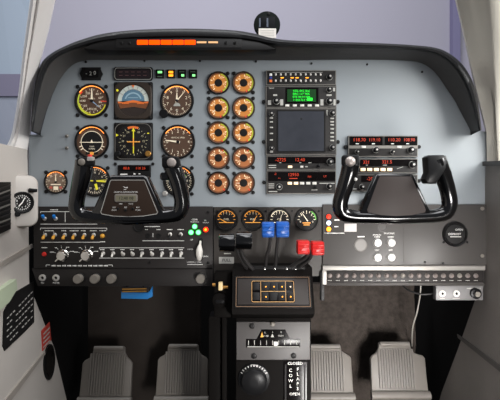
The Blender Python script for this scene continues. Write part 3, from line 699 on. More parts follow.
# lower bracket with lettering
m.line([(47, 266.3), (47, 264.6), (51, 264.6)], .5, f + .15)
for i in range(11): caption(m, 54.5 + i * 5.2, 265.4, 4.2, 1.5, 3)
m.line([(109, 264.6), (113, 264.6), (113, 266.3)], .5, f + .15)
m.line([(100, 248.6), (100, 247.6), (184.5, 247.6)], .5, f + .15); m.line([(100, 257.8), (184.5, 257.8)], .5, f + .15)
for x_ in (103, 113, 123, 132.6, 142, 152, 162, 171.4, 181): caption(m, x_, 249.4, 4.5)
m.line([(143, 240.6), (184.5, 240.6)], .5, f + .15); caption(m, 152, 226.4, 17); caption(m, 147, 229.4, 3); caption(m, 159, 229.4, 4); caption(m, 170, 229.4, 6); caption(m, 181, 229.4, 6.5); m.bar(153.4, 233, 153.4, 237, .5, f + .15)
m.text('GEAR', 195, 219.6, 2.4, f + .15); m.text('POSITION', 195, 221.9, 1.9, f + .15); m.text('IN', 205.5, 220.4, 2, f + .15); m.text('TRANSIT', 206, 222.6, 1.6, f + .15); m.text('UP', 192, 239.6, 2.2, f + .15); m.text('LOCK', 190.6, 249, 2, f + .15); m.text('LANDING GEAR', 194.5, 262, 2, f + .15); m.bar(187.5, 264.2, 203, 264.2, .5, f + .15); m.text('DOWN', 205, 256.2, 2, f + .15)
m.text('MIC', 43, 282.8, 2, 1.0); m.text('PHONE', 56.5, 282.8, 2, 1.0)
m.build('lettering', WHITE, sp)
def toggle(t, x, y, tip, up=False, f=2.0, nut=SILV, tipm=WHITE, l=2.6, tr=1.15, name='toggle_switch'):
    x += (250 - x) * .006
    b = t.mb(); b.disc(x, y, [(2.0, f), (2.0, f + .7), (1.3, f + 1.1), (1.1, f + 1.7), (.5, f + 1.8)], 14); o = b.build(name, nut, t)
    s_ = -1 if up else 1
    b = t.mb(); b.tube([(x, f + 1.4, y), (x, f + 3.6, y + s_ * l * .55), (x, f + 4.6, y + s_ * l), (x, f + 5.2, y + s_ * (l + 1.2))], [.6, tr * .85, tr, tr * .8], 10); b.build('lever', tipm, o)
    return o
for x_ in (44.5, 55.5, 86): toggle(sp, x_, 218.6 if x_ < 80 else 217, 1, True, tipm=BLUET, l=2.6, tr=1.7)
for x_ in (44.8, 54.7, 64.6, 74.3, 84.3, 93.6): toggle(sp, x_, 234.8, 1, False, tipm=AMBT, l=2.6, tr=1.6)
m = sp.mb(); m.disc(103.3, 235.8, [(2.2, f), (2.2, f + 1.5), (1.6, f + 2.4), (.6, f + 2.8)], 16); m.build('press_button', AMBT, sp)
m = sp.mb(); m.disc(45.2, 254, [(2.3, f), (2.2, f + 1), (1.4, f + 1.9)], 16); m.build('press_button', REDP, sp, label='red press button')
for kx, an in ((63, 222), (87, 222)):
    kx += 1; b = sp.mb(); b.disc(kx, 255, [(6, f), (6, f + 1.2), (5.0, f + 2), (4.8, f + 5.5), (4.2, f + 6.2), (1.2, f + 6.4)], 24); o = b.build('rotary_knob', CHROME, sp)
    t_ = math.radians(an); b = sp.mb(); b.bar(kx - 2 * math.cos(t_), 255 + 2 * math.sin(t_), kx + 8.5 * math.cos(t_), 255 - 8.5 * math.sin(t_), 2.0, f + 4.5, 3.4, 1.0); b.build('pointer', CHROME, o)
for x_, up in ((103, 0), (113, 0), (123, 1), (132.6, 1), (142, 0), (152, 1), (162, 0), (171.4, 0), (181, 0)): toggle(sp, x_, 253.2 if not up else 254, 1, bool(up), tipm=PLW, l=1.8, tr=1.1)
for x_ in (148.6, 159): m = sp.mb(); m.disc(x_, 235.6, [(2.6, f), (2.6, f + .5), (1.9, f + .6), (1.7, f + .2)], 16); m.build('blank_plug', BLK, sp)
for x_ in (170, 180.6): toggle(sp, x_, 234.2, 1, False, tipm=KNOB, l=1.8, tr=1.3)
for x_, y_ in ((195, 226.4), (191.4, 232.2), (198.6, 232.2)):
    b = sp.mb(); b.disc(x_, y_, [(2.9, f), (2.9, f + .8), (2.3, f + 1.2)], 18); o = b.build('gear_lamp', LGRD, sp)
    b = sp.mb(); b.disc(x_, y_, [(2.2, f + 1.2), (1.9, f + 1.8), (.8, f + 2.1)], 16); b.build('lens', LGRN, o)
b = sp.mb(); b.disc(206, 229.4, [(2.6, f), (2.6, f + .8), (1.9, f + 1.8)], 18); o = b.build('transit_lamp', LRED, sp); b = sp.mb(); b.disc(206, 229.4, [(1.5, f + 1.7), (1.0, f + 2.2)], 14); b.build('lens', LAMB, o)
b = sp.mb(); b.rect(198.4, 238, 203, 260, f, f + .3, 1); o = b.build('gear_slot', BLK, sp)
b = sp.mb(); b.tube([(200.6, f, 241), (200.6, f + 3, 244), (200.5, f + 6, 246.5), (200.4, f + 7, 250), (200.3, f + 7, 254), (200.2, f + 6.5, 257.6), (200.2, f + 6, 259)], [1, 1.2, 2.4, 3.4, 3.2, 2.4, 1.6], 14); b.build('gear_lever', PLW, sp, label='white paddle shaped gear lever')
m = sp.mb(); m.disc(139, 226.5, [(5.6, f), (5.6, f + .5), (4.2, f + .6), (3.8, f + .15)], 20); m.build('round_plug', BLK, sp)
for x_ in (43, 56.5):
    b = sp.mb(); b.ringl(x_, 277.6, [(3.5, .8), (3.5, 1.8), (2.6, 2.2), (1.7, 2.2), (1.5, .8)], 18); b.build('jack', SILV, sp)
for x_ in (80, 96.4, 112.8, 201):
    b = sp.mb(); b.disc(x_, 278, [(5.2, .8), (5.2, 1.8), (4.7, 2.2)], 22); o = b.build('dimmer_knob', KNOB, sp)
    b = sp.mb(); b.disc(x_, 278, [(4.6, 2.0), (4.5, 7.2), (4.0, 7.9)], 22); b.build('cap', KGREY, o)
for x_, y_ in ((208.5, 212), (208.5, 262.5), (150, 262)): screw(sp, x_, y_, 1.2, f)

# hanging connector under the switch panel
t = T('wire_connector', 'blue and brass wire connector hanging under the left switch panel', 'connector', 136, 290, .012)
m = t.mb(); m.prism([(122, 291), (150, 291), (153, 286), (153, 296), (148, 298.5), (122, 298)], 0, 3, .3); m.build('plug', BLUEC, t)
m = t.mb(); m.rect(123, 286, 150, 291.4, 0, 6, 1, .6); m.build('shell', BLK, t)
for i in range(2): m = t.mb(); m.tube([(124, 6.4, 288 + 2.4 * i), (148, 6.4, 287.6 + 2.4 * i)], .7, 8); m.build('terminal_strip', BRASS, t)
m = t.mb(); m.tube([(128, 3, 287), (126, 2, 280), (124, -2, 272)], 1.6, 8); m.tube([(144, 3, 287), (147, 2, 279), (149, -2, 272)], 1.3, 8); m.build('wire', BLK, t)

# ------------------------------------------------------------------ right sub-panel
rp = T('switch_panel', 'wide dark right sub-panel with four silver buttons under the right yoke', 'switch panel', 406, 268, -.0015)
m = rp.mb(); m.rect(322.4, 204.5, 489, 265, -1, 2, .5, .3); m.build('sheet', SUBR, rp)
m = rp.mb(); m.rect(403, 205.2, 488, 264, 2, 2.3, .5, .15); m.build('cover_plate', SUBR, rp)
for y_, lm, nm in ((216.6, LRED, 'marker_lamp'), (222.8, LWHT, 'marker_lamp'), (229, LAMB, 'marker_lamp')):
    b = rp.mb(); b.ringl(328.3, y_, [(3.1, f), (3.1, f + .9), (2.5, f + .9), (2.5, f)], 18); o = b.build(nm, BEZ, rp)
    b = rp.mb(); b.disc(328.3, y_, [(2.5, f), (2.2, f + 1.2), (1.0, f + 1.7)], 16); b.build('lens', lm, o)
m = rp.mb(); m.line([(324, 233), (344, 233)], .5, f + .15); m.rect(334, 219.4, 339, 220.4, f, f + .15); m.rect(334, 226, 338, 227, f, f + .15); m.rect(357, 236, 364, 237, f, f + .15); m.text('ANNUN', 376.4, 234.8, 2.2, f + .15); m.text('PROP SYNC', 388.6, 233.4, 2, f + .15); m.text('TEST', 376.4, 250, 2.2, f + .15); m.text('DIM', 390, 250, 2.2, f + .15); caption(m, 376.5, 236.8, 6); caption(m, 390, 236.8, 6)
m.build('lettering', WHITE, rp)
m = rp.mb(); m.rect(344, 223.5, 356, 231.5, f, f + .3); m.build('pale_placard', mat('placard_pale', (196, 188, 184), .5), rp)
b = rp.mb(); b.disc(360, 245, [(6.6, f), (6.6, f + .6), (5.4, f + 1.2), (5.0, f + 1.2)], 24); b.build('round_plug', mat('plug_grey', (112, 108, 104), .45), rp)
for x_, y_ in ((376.6, 242.6), (390.2, 242.6), (376.6, 257), (390.2, 257)):
    b = rp.mb(); b.disc(x_, y_, [(4.4, f), (4.4, f + 1), (3.9, f + 1.6), (3.7, f + 3), (3.1, f + 3.5)], 22); b.build('push_button', mat('button_chrome', (205, 203, 200), .3, metal=.3) if 'button_chrome' not in MATS else MATS['button_chrome'], rp)
b = rp.mb(); b.disc(382, 226.5, [(5.2, f), (5.2, f + .5), (4, f + .6), (3.6, f + .15)], 20); b.build('blank_plug', SUBR, rp)
for x_, y_ in ((481, 208.5), (481, 255.5)):
    screw(rp, x_, y_, 1.9, 2.2, KGREY)
for x_, y_ in ((442.5, 242), (466, 242), (442, 263), (424, 262)): screw(rp, x_, y_, 1.2, 2.2)
t = T('air_vent', 'round black air vent with white lettering on the right sub-panel', 'vent', 454.5, 234, -.0065)
m = t.mb(); m.ringl(454.5, 234, [(12.6, 0), (12.6, 2), (11.6, 3), (10.6, 2.4), (10.2, 0)], 32); m.build('ring', BEZ, t)
m = t.mb(); m.disc(454.5, 234, [(10.4, 0), (10.4, 1.4), (9.6, 2.2), (1, 2.4)], 32); m.build('plug', BLK, t)
m = t.mb(); m.text('OPEN', 458, 229.6, 3, 2.75); m.text('DEFROST', 453.5, 234, 3, 2.75); m.bar(449, 236.6, 460, 236.6, .5, 2.6); m.build('lettering', WHITE, t)
# bright door-edge strip
t = T('edge_strip', 'thin bright metal strip at the outer edge of the right sub-panel', 'strip', 490.6, 245, -.0055)
m = t.mb(); m.prism([(490, 213), (492, 218), (492.2, 258), (490.2, 258)], 0, 2, .3); m.build('strip', SILV, t)
m = t.mb(); m.disc(491, 226, [(.8, 2), (.8, 2.5)], 8); m.disc(491, 250, [(.8, 2), (.8, 2.5)], 8); m.build('rivet', KGREY, t)

# breaker panel
cb = T('circuit_breaker_panel', 'long strip of small round circuit breakers below the right sub-panel', 'circuit breaker panel', 402, 284, -.004)
m = cb.mb(); m.prism([(322, 265.2), (484, 265.2), (484, 270), (322, 270)], -4, 3.6, .8); m.prism([(322, 270), (326, 270), (326, 284), (322, 284)], -4, 3.4, .3); m.build('top_rail', mat('rail_silver', (158, 154, 149), .42, metal=.4), cb)
m = cb.mb(); m.rect(326, 270, 483, 285, -4, 1.6, .4, .3); m.build('face_plate', SUB, cb)
m = cb.mb(); m.rect(326, 282, 483, 285.2, 1.6, 2.8, .3, .3); m.build('bottom_rail', SUBR, cb)
for i in range(19):
    x_ = 329.5 + 8.08 * i
    b = cb.mb(); b.disc(x_, 275.4, [(2.4, 1.6), (2.3, 2.4), (1.7, 2.6), (1.6, 4.0), (1.0, 4.3)], 14); b.build('breaker', BRK if i not in (9, 16) else KGREY, cb)
f = 1.6
m = cb.mb()
for i in range(19): caption(m, 329.5 + 8.08 * i, 280.2, 4.2, .8, 3)
m.build('lettering', DIMW, cb)
m = cb.mb(); m.rect(320, 271, 324, 300, -2, 3.0, .4, .3); m.build('bracket', BLK, cb)
# jack box
jb = T('jack_box', 'small grey box with two jacks and a knob under the breaker strip', 'jack box', 459, 300, -.004)
m = jb.mb(); m.rect(435.5, 285.4, 482.5, 300, -6, 1.6, .6, .4); m.build('box', mat('jackbox_grey', (108, 106, 106), .45), jb)
for x_ in (441.6, 455.6):
    b = jb.mb(); b.ringl(x_, 293.2, [(3.3, 1.6), (3.3, 2.4), (2.5, 2.8), (1.6, 2.8), (1.4, 1.6)], 18); b.build('jack', PLW, jb)
    b = jb.mb(); b.disc(x_, 293.2, [(1.5, 1.6), (1.4, 1.75)], 12); b.build('jack_hole', BLK, jb)
rknob(jb, 474, 292.8, 5.2, 1.6, KNOB, 'volume_knob', 6, False)
m = jb.mb(); m.disc(474, 292.8, [(2.8, 7.8), (2.6, 8.1)], 18); m.build('knob_cap', KGREY, jb)
m = jb.mb(); m.bar(466, 288, 480, 288, .6, 1.75); m.bar(452, 298, 459, 298, .6, 1.75); m.bar(439, 298, 444, 298, .6, 1.75); m.build('lettering', DIMW, jb)
t = T('cable', 'black cable drooping from the breaker strip to the jack box', 'cable', 420, 290, .03)
m = t.mb(); P = smooth([Vector(t.L(402, 284, .04)), Vector(t.L(408, 290, .03)), Vector(t.L(420, 294, .02)), Vector(t.L(430, 294, .015)), Vector(t.L(436, 292, .008))], 5); m.tube(P, .9, 8); m.build('sheath', BLK, t)
t = T('cable', 'thin pale cable hanging down the right footwell behind the jack box', 'cable', 416, 310, .2)
m = t.mb(); P = smooth([Vector(t.L(421, 283, .2)), Vector(t.L(420, 296, .2)), Vector(t.L(417, 312, .22)), Vector(t.L(413, 326, .25)), Vector(t.L(412, 338, .30)), Vector(t.L(412, 346, .355))], 5); m.tube(P, .7, 8); m.build('sheath', CABLE, t)

# ------------------------------------------------------------------ yokes
YY = -.2
def yc(x, y, f_):            # centre of a part f_ in front of the yoke plane, as measured where it is seen
    q_ = f_ * S * (D + YY) / D / (D + YY); return x + (250 - x) * q_, y + (200 - y) * q_
def ymb(t, x, y, f_):
    m = t.mb(); X, Y_ = yc(x, y, f_); m.M = Matrix.Translation((X - x, 0, Y_ - y)); return m
def yoke(label, cx, path, rads, hubpts, plate, pm, hubside):
    t = T('control_yoke', label, 'control yoke', cx, 217, YY, 'two black control yokes')
    P = smooth([Vector((yc(x, y, f_)[0], f_, yc(x, y, f_)[1])) for x, y, f_ in path], 4)
    R = [r.x for r in smooth([Vector((r, 0, 0)) for r in rads], 4)]
    m = t.mb(); m.tube(P, R, 18); m.build('wheel_bar', GLOSS, t, ang=60)
    m = t.mb(); m.prism(hubpts, -5, 5.5, 2.6); m.build('hub', GLOSS, t, ang=50)
    m = t.mb(); m.prism(plate, 5.3, 6.2, .4); m.build('hub_plate', pm, t)
    m = t.mb(); ca = t.L(cx, 204, YY); m.tube([(cx, -4, 207), (cx, -.192 / t.k, 207)], 7, 18); m.build('column', BLK, t)
    m = t.mb(); m.tube([(cx, -.178 / t.k, 207), (cx, -.192 / t.k, 207)], [10, 11], 20); m.build('column_collar', BLK, t)
    return t
P1 = [(84.5, 160.5, 11), (83.5, 170, 10), (80.5, 184, 7), (77.5, 197, 3), (76.6, 207, 1), (80.5, 214.2, 0), (90, 216.6, 0), (108, 217.2, 0), (130, 218, 0), (152, 217.2, 0), (169, 216.2, 0), (178.5, 213, 0), (182, 205, 1), (181.2, 195, 3), (177.5, 180, 7), (173, 168, 10), (170.5, 160.5, 11)]
R1 = [8.8, 8.8, 8.1, 7.6, 7.7, 7.6, 6.9, 6.6, 6.6, 6.6, 6.9, 7.6, 7.8, 7.8, 8.2, 8.8, 8.8]
H1 = [(109, 177), (113, 175.5), (145, 175.5), (149, 177), (164, 210), (170, 217), (160, 223), (128, 225), (98, 223), (88, 217), (94, 210)]
PL1 = [(112.6, 179.6), (145.6, 179.6), (147, 181), (159.6, 212), (158.4, 214.4), (145, 216.6), (130, 217.4), (115, 216.6), (103.2, 214.4), (102, 212), (111.4, 181)]
yl = yoke('glossy black left control yoke with a digital clock in its brown hub', 128, P1, R1, H1, PL1, BROWN, 1)
m = yl.mb(); m.line(offset(PL1, .8), .6, 6.4, True); m.build('outline', DIMW, yl)
m = yl.mb(); m.rect(116.4, 194, 139.2, 202.2, 6.2, 7.0, 2.2, .3); o = m.build('clock', KGREY, yl)
m = yl.mb(); m.rect(118, 195.6, 137.6, 200.8, 7.0, 7.2, .6); m.build('clock_screen', LCD, o)
m = yl.mb(); m.text('12:40 08', 128, 198.3, 4.2, 7.3); m.build('clock_digits', BLK, o)
m = yl.mb(); m.text('QUARTZ CHRONOMETER', 127.5, 192.2, 2.0, 6.35); m.text('TIME', 122.4, 203.9, 1.7, 6.35); m.text('DATE', 132.6, 203.9, 1.7, 6.35); m.prism([(124.6, 186.4), (127.6, 187.6), (129.6, 187), (129, 188.4), (126.6, 188)], 6.2, 6.4); m.bar(125.5, 189.6, 128, 189.6, .4, 6.35)
for x_ in (116, 127.3, 139.5):
    m.text('SET' if x_ == 127.3 else 'RST', x_, 207.4, 1.9, 6.35)
    if x_ != 127.3: m.text('MODE', x_, 210, 1.7, 6.35)
m.build('lettering', WHITE, yl)
for x_, y_ in ((120, 208.6), (127.3, 210.2), (134.5, 208.6)):
    m = yl.mb(); m.disc(x_, y_, [(1.3, 6.2), (1.2, 7.2), (.8, 7.5)], 14); m.build('clock_button', KNOB, yl)
m = ymb(yl, 83, 162, 20); m.rect(76.5, 157.6, 93, 166, 15, 20.5, 2.5, 1.5); o = m.build('switch_cap', KNOB, yl)
m = ymb(yl, 83, 162, 20); m.disc(82, 162, [(3.4, 20.2), (3.2, 22), (2.2, 22.6)], 16); m.build('trim_hat', KGREY, o)
m = ymb(yl, 83, 162, 20); m.tube([(88.5, 16, 159.5), (88.5, 17, 154.6)], [2.3, 2.0], 14); m.build('disconnect_button', REDP, o, label='red disconnect button')
m = ymb(yl, 83, 162, 20); m.rect(87, 157, 93, 161, 16, 21, 1, .5); m.build('rocker', SILV, o)
m = yl.mb(); P = [yc(76.4, 168, 11), yc(74.6, 176, 10), yc(72.6, 186, 8), yc(70.8, 197, 4)]; m.tube([(a_, f_, c_) for (a_, c_), f_ in zip(P, (13, 11.5, 9, 5))], 1.5, 8); m.build('grip_inlay', mat('inlay_green', (20, 92, 60), .4), yl, label='dark green strip on the left grip')
m = ymb(yl, 171, 162, 19); m.rect(162, 156.5, 179, 168, 15, 19.5, 3, 1.6); o = m.build('switch_cap', KNOB, yl)
m = ymb(yl, 171, 162, 20); m.disc(171.4, 162.5, [(4.6, 19), (4.4, 20.6), (3.4, 22.2), (1.6, 22.8)], 20); m.build('push_button', CAPS, o, label='pale round push button')
m = yl.mb(); m.rect(162, 173, 171, 181, 5, 13, 3, 2); m.build('trigger', GLOSS, yl)
P2 = [(351.5, 158.5, 11), (350, 170, 10), (346, 184, 7), (341.5, 197, 3), (340, 206, 1), (343.6, 213.6, 0), (354, 216.4, 0), (372, 217, 0), (394, 217.6, 0), (416, 217, 0), (435, 216, 0), (445.4, 212.6, 0), (449.4, 204, 1), (448, 192, 3), (443.5, 177, 7), (439.5, 167, 10), (436.5, 159, 11)]
R2 = [8.8, 8.6, 8.1, 7.6, 7.7, 7.6, 6.7, 6.4, 6.4, 6.4, 6.7, 7.6, 7.7, 7.7, 8.2, 8.8, 8.8]
H2 = [(375, 174.6), (379, 173.4), (408, 173.4), (412, 174.6), (428, 209), (434, 217), (424, 222), (394, 223.6), (364, 222), (354, 217), (360, 209)]
PL2 = [(378.6, 176.6), (408.6, 176.6), (410, 178), (423.6, 209.6), (422.6, 212.4), (410, 215), (394, 216), (379, 215), (366.4, 212.4), (365.4, 209.6), (377.2, 178)]
yr = yoke('glossy black right control yoke with a plain dark hub plate', 394, P2, R2, H2, PL2, HUBG, 1)
m = yr.mb(); m.line(offset(PL2, .3), .7, 6.0, True); m.build('outline', GLOSS, yr)
m = ymb(yr, 351, 161, 19); m.rect(342.5, 155, 360, 166, 15, 19, 3, 1.6); o = m.build('switch_cap', KNOB, yr)
m = ymb(yr, 351, 161, 20); m.disc(350.5, 161.4, [(5.0, 18.6), (4.8, 20.4), (3.6, 22), (1.6, 22.6)], 20); m.build('push_button', CAPS, o, label='pale round push button')
m = yr.mb(); m.disc(352, 180, [(1.7, 15), (1.5, 16.6), (.8, 17)], 12); m.build('screw', SILV, yr)
m = ymb(yr, 436, 165, 17); m.prism([(426.5, 157.5), (429, 155.5), (444, 155.5), (446.5, 159), (446, 168), (436, 183), (427, 182.5), (424.6, 178.5), (427.5, 172)], 6, 19, 2.4); m.build('grip_head', KNOB, yr)

# ------------------------------------------------------------------ engine levers
def lever(name, label, kx, ky, w, h, km, path, cyl=False, group=None, y=-.115, rad=1.8):
    t = T(name, label, 'engine lever', kx, ky, y, group)
    k = t.mb()
    if cyl:
        rings = []
        for dx, r_ in ((-w / 2, h * .40), (-w / 2 + .7, h * .5), (w / 2 - .7, h * .5), (w / 2, h * .40)):
            rings.append([(kx + dx, 7 * math.cos(2 * PI * i / 22), ky + r_ * math.sin(2 * PI * i / 22)) for i in range(22)])
        k.loft(rings); k.build('knob', km, t)
        k = t.mb()
        for dx in (-w * .25, w * .25): k.ringl(kx, ky, [(.1, -.1)] * 3, 3) if False else None
        k.bm.free()
    else:
        k.prism(rrect(kx - w / 2, ky - h / 2, kx + w / 2, ky + h / 2, 1.5, 4), -6, 6, 1.6); k.build('knob', km, t)
        k = t.mb()
        for i in range(3): k.rect(kx - w / 2 + .6, ky - h * .30 + i * h * .28, kx + w / 2 - .6, ky - h * .18 + i * h * .28, 5.6, 6.9, .6, .4)
        k.build('grip_ridges', km, t)
    P = smooth([Vector(t.L(*p)) for p in path], 5)
    k = t.mb(); k.tube(P, [(rad * 1.5, rad)] * len(P), 10); k.build('shaft', mat('lever_shaft.' + name, (66, 64, 64), .35, metal=.4) if ('lever_shaft.' + name) not in MATS else MATS['lever_shaft.' + name], t)
    return t
GL = 'pairs of engine levers'
lever('throttle_lever', 'black throttle lever, left of the pair with cylindrical knobs', 227, 242.5, 16, 18, GLOSS, [(236, 246, -.11), (238.5, 254, -.10), (243, 263, -.085), (249, 271, -.06)], True, GL)
lever('throttle_lever', 'black throttle lever with cylindrical knob, beside the blue levers', 244, 240.5, 16, 18, GLOSS, [(240, 247, -.11), (243, 256, -.10), (249, 265, -.085), (256, 272, -.06)], True, GL)
lever('propeller_lever', 'blue propeller lever, left of the two blue ones', 268, 229.6, 12.4, 15, BLUEL, [(270.5, 236, -.115), (269.5, 246, -.105), (266.5, 258, -.085), (265.5, 269, -.06)], False, GL)
lever('propeller_lever', 'blue propeller lever, right of the two blue ones', 282.4, 229.4, 12.8, 15.4, BLUEL, [(278, 236, -.115), (277, 246, -.105), (276, 258, -.085), (275, 269, -.06)], False, GL)
lever('mixture_lever', 'red mixture lever, left of the two red ones', 303, 247, 12.4, 13.5, REDL, [(308, 251, -.115), (306, 257, -.105), (298, 262, -.085), (287, 270, -.06)], False, GL)
lever('mixture_lever', 'red mixture lever nearest the breaker strip', 317.4, 248, 12.4, 13.5, REDL, [(311.5, 252, -.115), (310, 258, -.105), (303, 264, -.085), (294, 271, -.06)], False, GL)

# ------------------------------------------------------------------ pedestal
pd = T('center_pedestal', 'black centre pedestal with a grey trim plate, a knob and cowl flap placard', 'pedestal', 272, 400, -.085)
k = pd.k
def sideprof(m, x0, x1, prof):     # prof: (f, py)
    m.loft([[(x0, a_, b_) for a_, b_ in prof], [(x1, a_, b_) for a_, b_ in prof]])
fz = (W(0, 0, 0).z)
zfl = pd.py + (pd.o.location.z - ZF) / k
m = pd.mb(); m.rect(236, 318, 311, zfl, -150, 0, 1.5, .5); m.build('body', PEDB, pd)
m = pd.mb(); sideprof(m, 232.5, 312.5, [(-36, 268), (-6, 268), (-2, 273), (15, 307), (15, 310.5), (0, 318), (-36, 318)]); m.build('console', PEDB, pd)
m = pd.mb(); m.rect(250, 267, 306, 272, -12, -4.5, 1, .5); m.build('lever_gate', BLK, pd)
for x_ in (265, 275, 287, 296): m = pd.mb(); m.disc(x_, 269.6, [(1.2, -4.5), (1.1, -3.6), (.6, -3.3)], 12); m.build('pin', CHROME, pd)
m = pd.mb(); m.rect(236.5, 321.5, 310, 359.5, 0, 1.4, .8, .4); tp = m.build('trim_plate', TRIMG, pd)
m = pd.mb(); m.prism([(246, 338.5), (256.5, 338.5), (261.5, 329), (285, 329), (290, 338.5), (300, 338.5), (300, 347), (246, 347)], 1.4, 1.8, .2); m.build('trim_window', DISP, tp)
m = pd.mb()
for i in range(9): m.bar(248.5 + 6 * i, 340, 248.5 + 6 * i, 344.5, .6, 2.0)
m.text('NOSE', 273.2 - 8, 335.4, 2.6, 2.0); m.text('TRIM', 280.5, 335.4, 2.6, 2.0); m.prism([(270.8, 336.6), (272.4, 333.2), (274, 336.6)], 1.8, 2.0); m.text('L', 265, 331.8, 2.6, 2); m.text('0', 272.6, 331.6, 2.4, 2); m.text('R', 281, 331.8, 2.6, 2); m.bar(247.5, 346.2, 299, 346.2, .7, 2.0)
m.build('trim_lettering', DIMW, tp)
m = pd.mb(); m.prism([(260.4, 336.6), (262, 331), (263.4, 336.6)], 1.8, 2.1); m.build('amber_pointer', AMBT, tp)
m = pd.mb(); m.rect(273.6, 341, 277.6, 345, 1.8, 3, .4, .3); m.build('white_pointer', PLW, tp)
for x_, y_, mm in ((252, 325.5, BLK), (254, 355.4, BLK), (293.5, 355.2, BLK)): screw(pd, x_, y_, 2.8, 1.4, mm)
m = pd.mb(); m.disc(272.6, 323.4, [(2.4, 1.4), (2.3, 3.4), (1.4, 4.2)], 14); m.build('knurled_stud', KGREY, pd)
m = pd.mb(); m.disc(254, 379, [(16, 0), (15.5, 2.4), (12.8, 3), (12.2, 9), (11, 10), (3, 10.4)], 32); rk = m.build('rudder_trim_knob', KNOB, pd)
m = pd.mb()
for i in range(11): m.tick(254, 379, 13.2, 15.2, 150 - 12 * i, .7, 2.9)
m.text('TRIM', 254, 364.8, 2.8, 2.6); m.build('scale_marks', WHITE, rk)
m = pd.mb(); m.rect(283.5, 361, 307, zfl - 50, 0, 1.2, .8, .3); cf = m.build('cowl_flap_plate', DISP, pd)
m = pd.mb(); m.text('CLOSED', 295, 363, 4.0, 1.4)
for i, ch in enumerate('COWL'): m.text(ch, 290.5, 370 + 5.2 * i, 4.6, 1.4)
for i, ch in enumerate('FLAPS'): m.text(ch, 297.6, 369 + 4.8 * i, 4.4, 1.4)
m.text('OPEN', 294.6, 393.6, 4.0, 1.4); m.build('lettering', WHITE, cf)
for x_ in (285.5, 304.5):
    m = pd.mb(); m.rect(x_ - .8, 364, x_ + .8, 408, 1.2, 1.35, .4); m.build('slot', BLK, cf)
    m = pd.mb(); m.tube([(x_, 1, 401), (x_, 6, 402)], [1.4, 1.8], 12); m.build('cowl_flap_lever', KGREY, pd)

# keypad on the sloping console face
ang = math.atan2(17, 34)
ap = T('autopilot_controller', 'sloping console keypad with gold outlined square keys on the pedestal', 'keypad', 272, 290, -.085)
MT = Matrix.Translation((272, 6.4, 290)) @ Matrix.Rotation(-ang, 4, 'X') @ Matrix.Translation((-272, 0, -290))
# rotation maps (x, f, py): further down the face means nearer to the pilot
def amb(): q = ap.mb(); q.M = MT; return q
if (MT @ Vector((272, 0, 300))).y < (MT @ Vector((272, 0, 290))).y:
    MT = Matrix.Translation((272, 6.4, 290)) @ Matrix.Rotation(ang, 4, 'X') @ Matrix.Translation((-272, 0, -290))
m = amb(); m.rect(235, 274.6, 310, 306.8, -2, 1.0, 1, .4); m.build('frame', BEZ, ap)
m = amb(); m.line(rrect(236.4, 276, 308.6, 305.4, .6, 2), .7, 1.2, True); m.build('frame_edge', mat('frame_brown', (104, 78, 54), .5), ap)
m = amb(); m.rect(238, 278, 307, 303.4, 1.0, 1.4, .5, .2); m.build('face_plate', mat('keypad_plate', (40, 34, 31), .5), ap)
m = amb(); m.rect(251, 279.6, 294, 301.6, 1.4, 1.7, 1, .2); m.build('key_bed', DISP, ap)
m = amb(); m.line(rrect(251.8, 280.2, 293.2, 301, 1.2, 3), .6, 1.95, True); m.bar(260.6, 280.4, 260.6, 300.8, .6, 1.95); m.bar(285, 280.4, 285, 300.8, .6, 1.95); m.bar(260.6, 290.6, 285, 290.6, .6, 1.95); m.build('gold_outline', GOLD, ap)
def key(x_, y_, w_, h_, lm):
    q = amb(); q.rect(x_ - w_ / 2, y_ - h_ / 2, x_ + w_ / 2, y_ + h_ / 2, 1.7, 2.8, .5, .3); o = q.build('key', BLK, ap)
    if lm: q = amb(); q.disc(x_ + .8, y_ + .6, [(.7, 2.8), (.6, 3.0)], 10); q.build('key_lamp', lm, o)
for i in range(3):
    for j in range(2): key(264.8 + 8 * i, 285.6 + 10 * j, 6.6, 7.6, LAMB if (i, j) != (1, 1) else None)
for j in range(2): key(256.2, 285.6 + 10 * j, 6.4, 7.6, None); key(289, 285.6 + 10 * j, 5.6, 7.6, BTNL if j == 0 else LAMB)

# friction lock / fuel selector hardware beside the pedestal
t = T('friction_lock', 'dark knurled friction lock with brass glint at the left of the pedestal', 'friction lock', 220, 300, -.06)
m = t.mb(); m.rect(214, 272, 231.5, 318, -14, 0, 2, 1); m.build('housing', PEDB, t)
m = t.mb(); m.disc(220, 300, [(7.5, 0), (7.5, 3), (6, 4)], 20); m.build('knob', PEDB, t)
m = t.mb(); m.tube([(212.6, 1, 284.5), (215.4, 1, 284.5)], [1.6, 1.6], 10); m.tube([(222.6, 1, 287), (228, 1, 287)], [1.5, 1.5], 10); m.build('brass_stud', BRASS, t)
m = t.mb(); m.rect(218.8, 281.5, 222.8, 289.5, 0, 5.5, .6, .4); m.build('pale_tab', mat('tab_cream', (240, 214, 160), .4), t)
m = t.mb(); m.rect(216, 299, 225, 302.4, 3.5, 5, 1, .4); m.build('clamp', KNOB, t)
t = T('trim_lever', 'tall dark grey bar standing left of the pedestal', 'lever', 225, 360, -.04)
m = t.mb(); m.rect(222, 314, 227, 412, -6, 0, 1.2, .6); m.build('bar', PEDB, t)
m = t.mb(); m.rect(208, 318, 221, 470, -30, -6, 2, 1); m.build('shroud', PEDB, t)

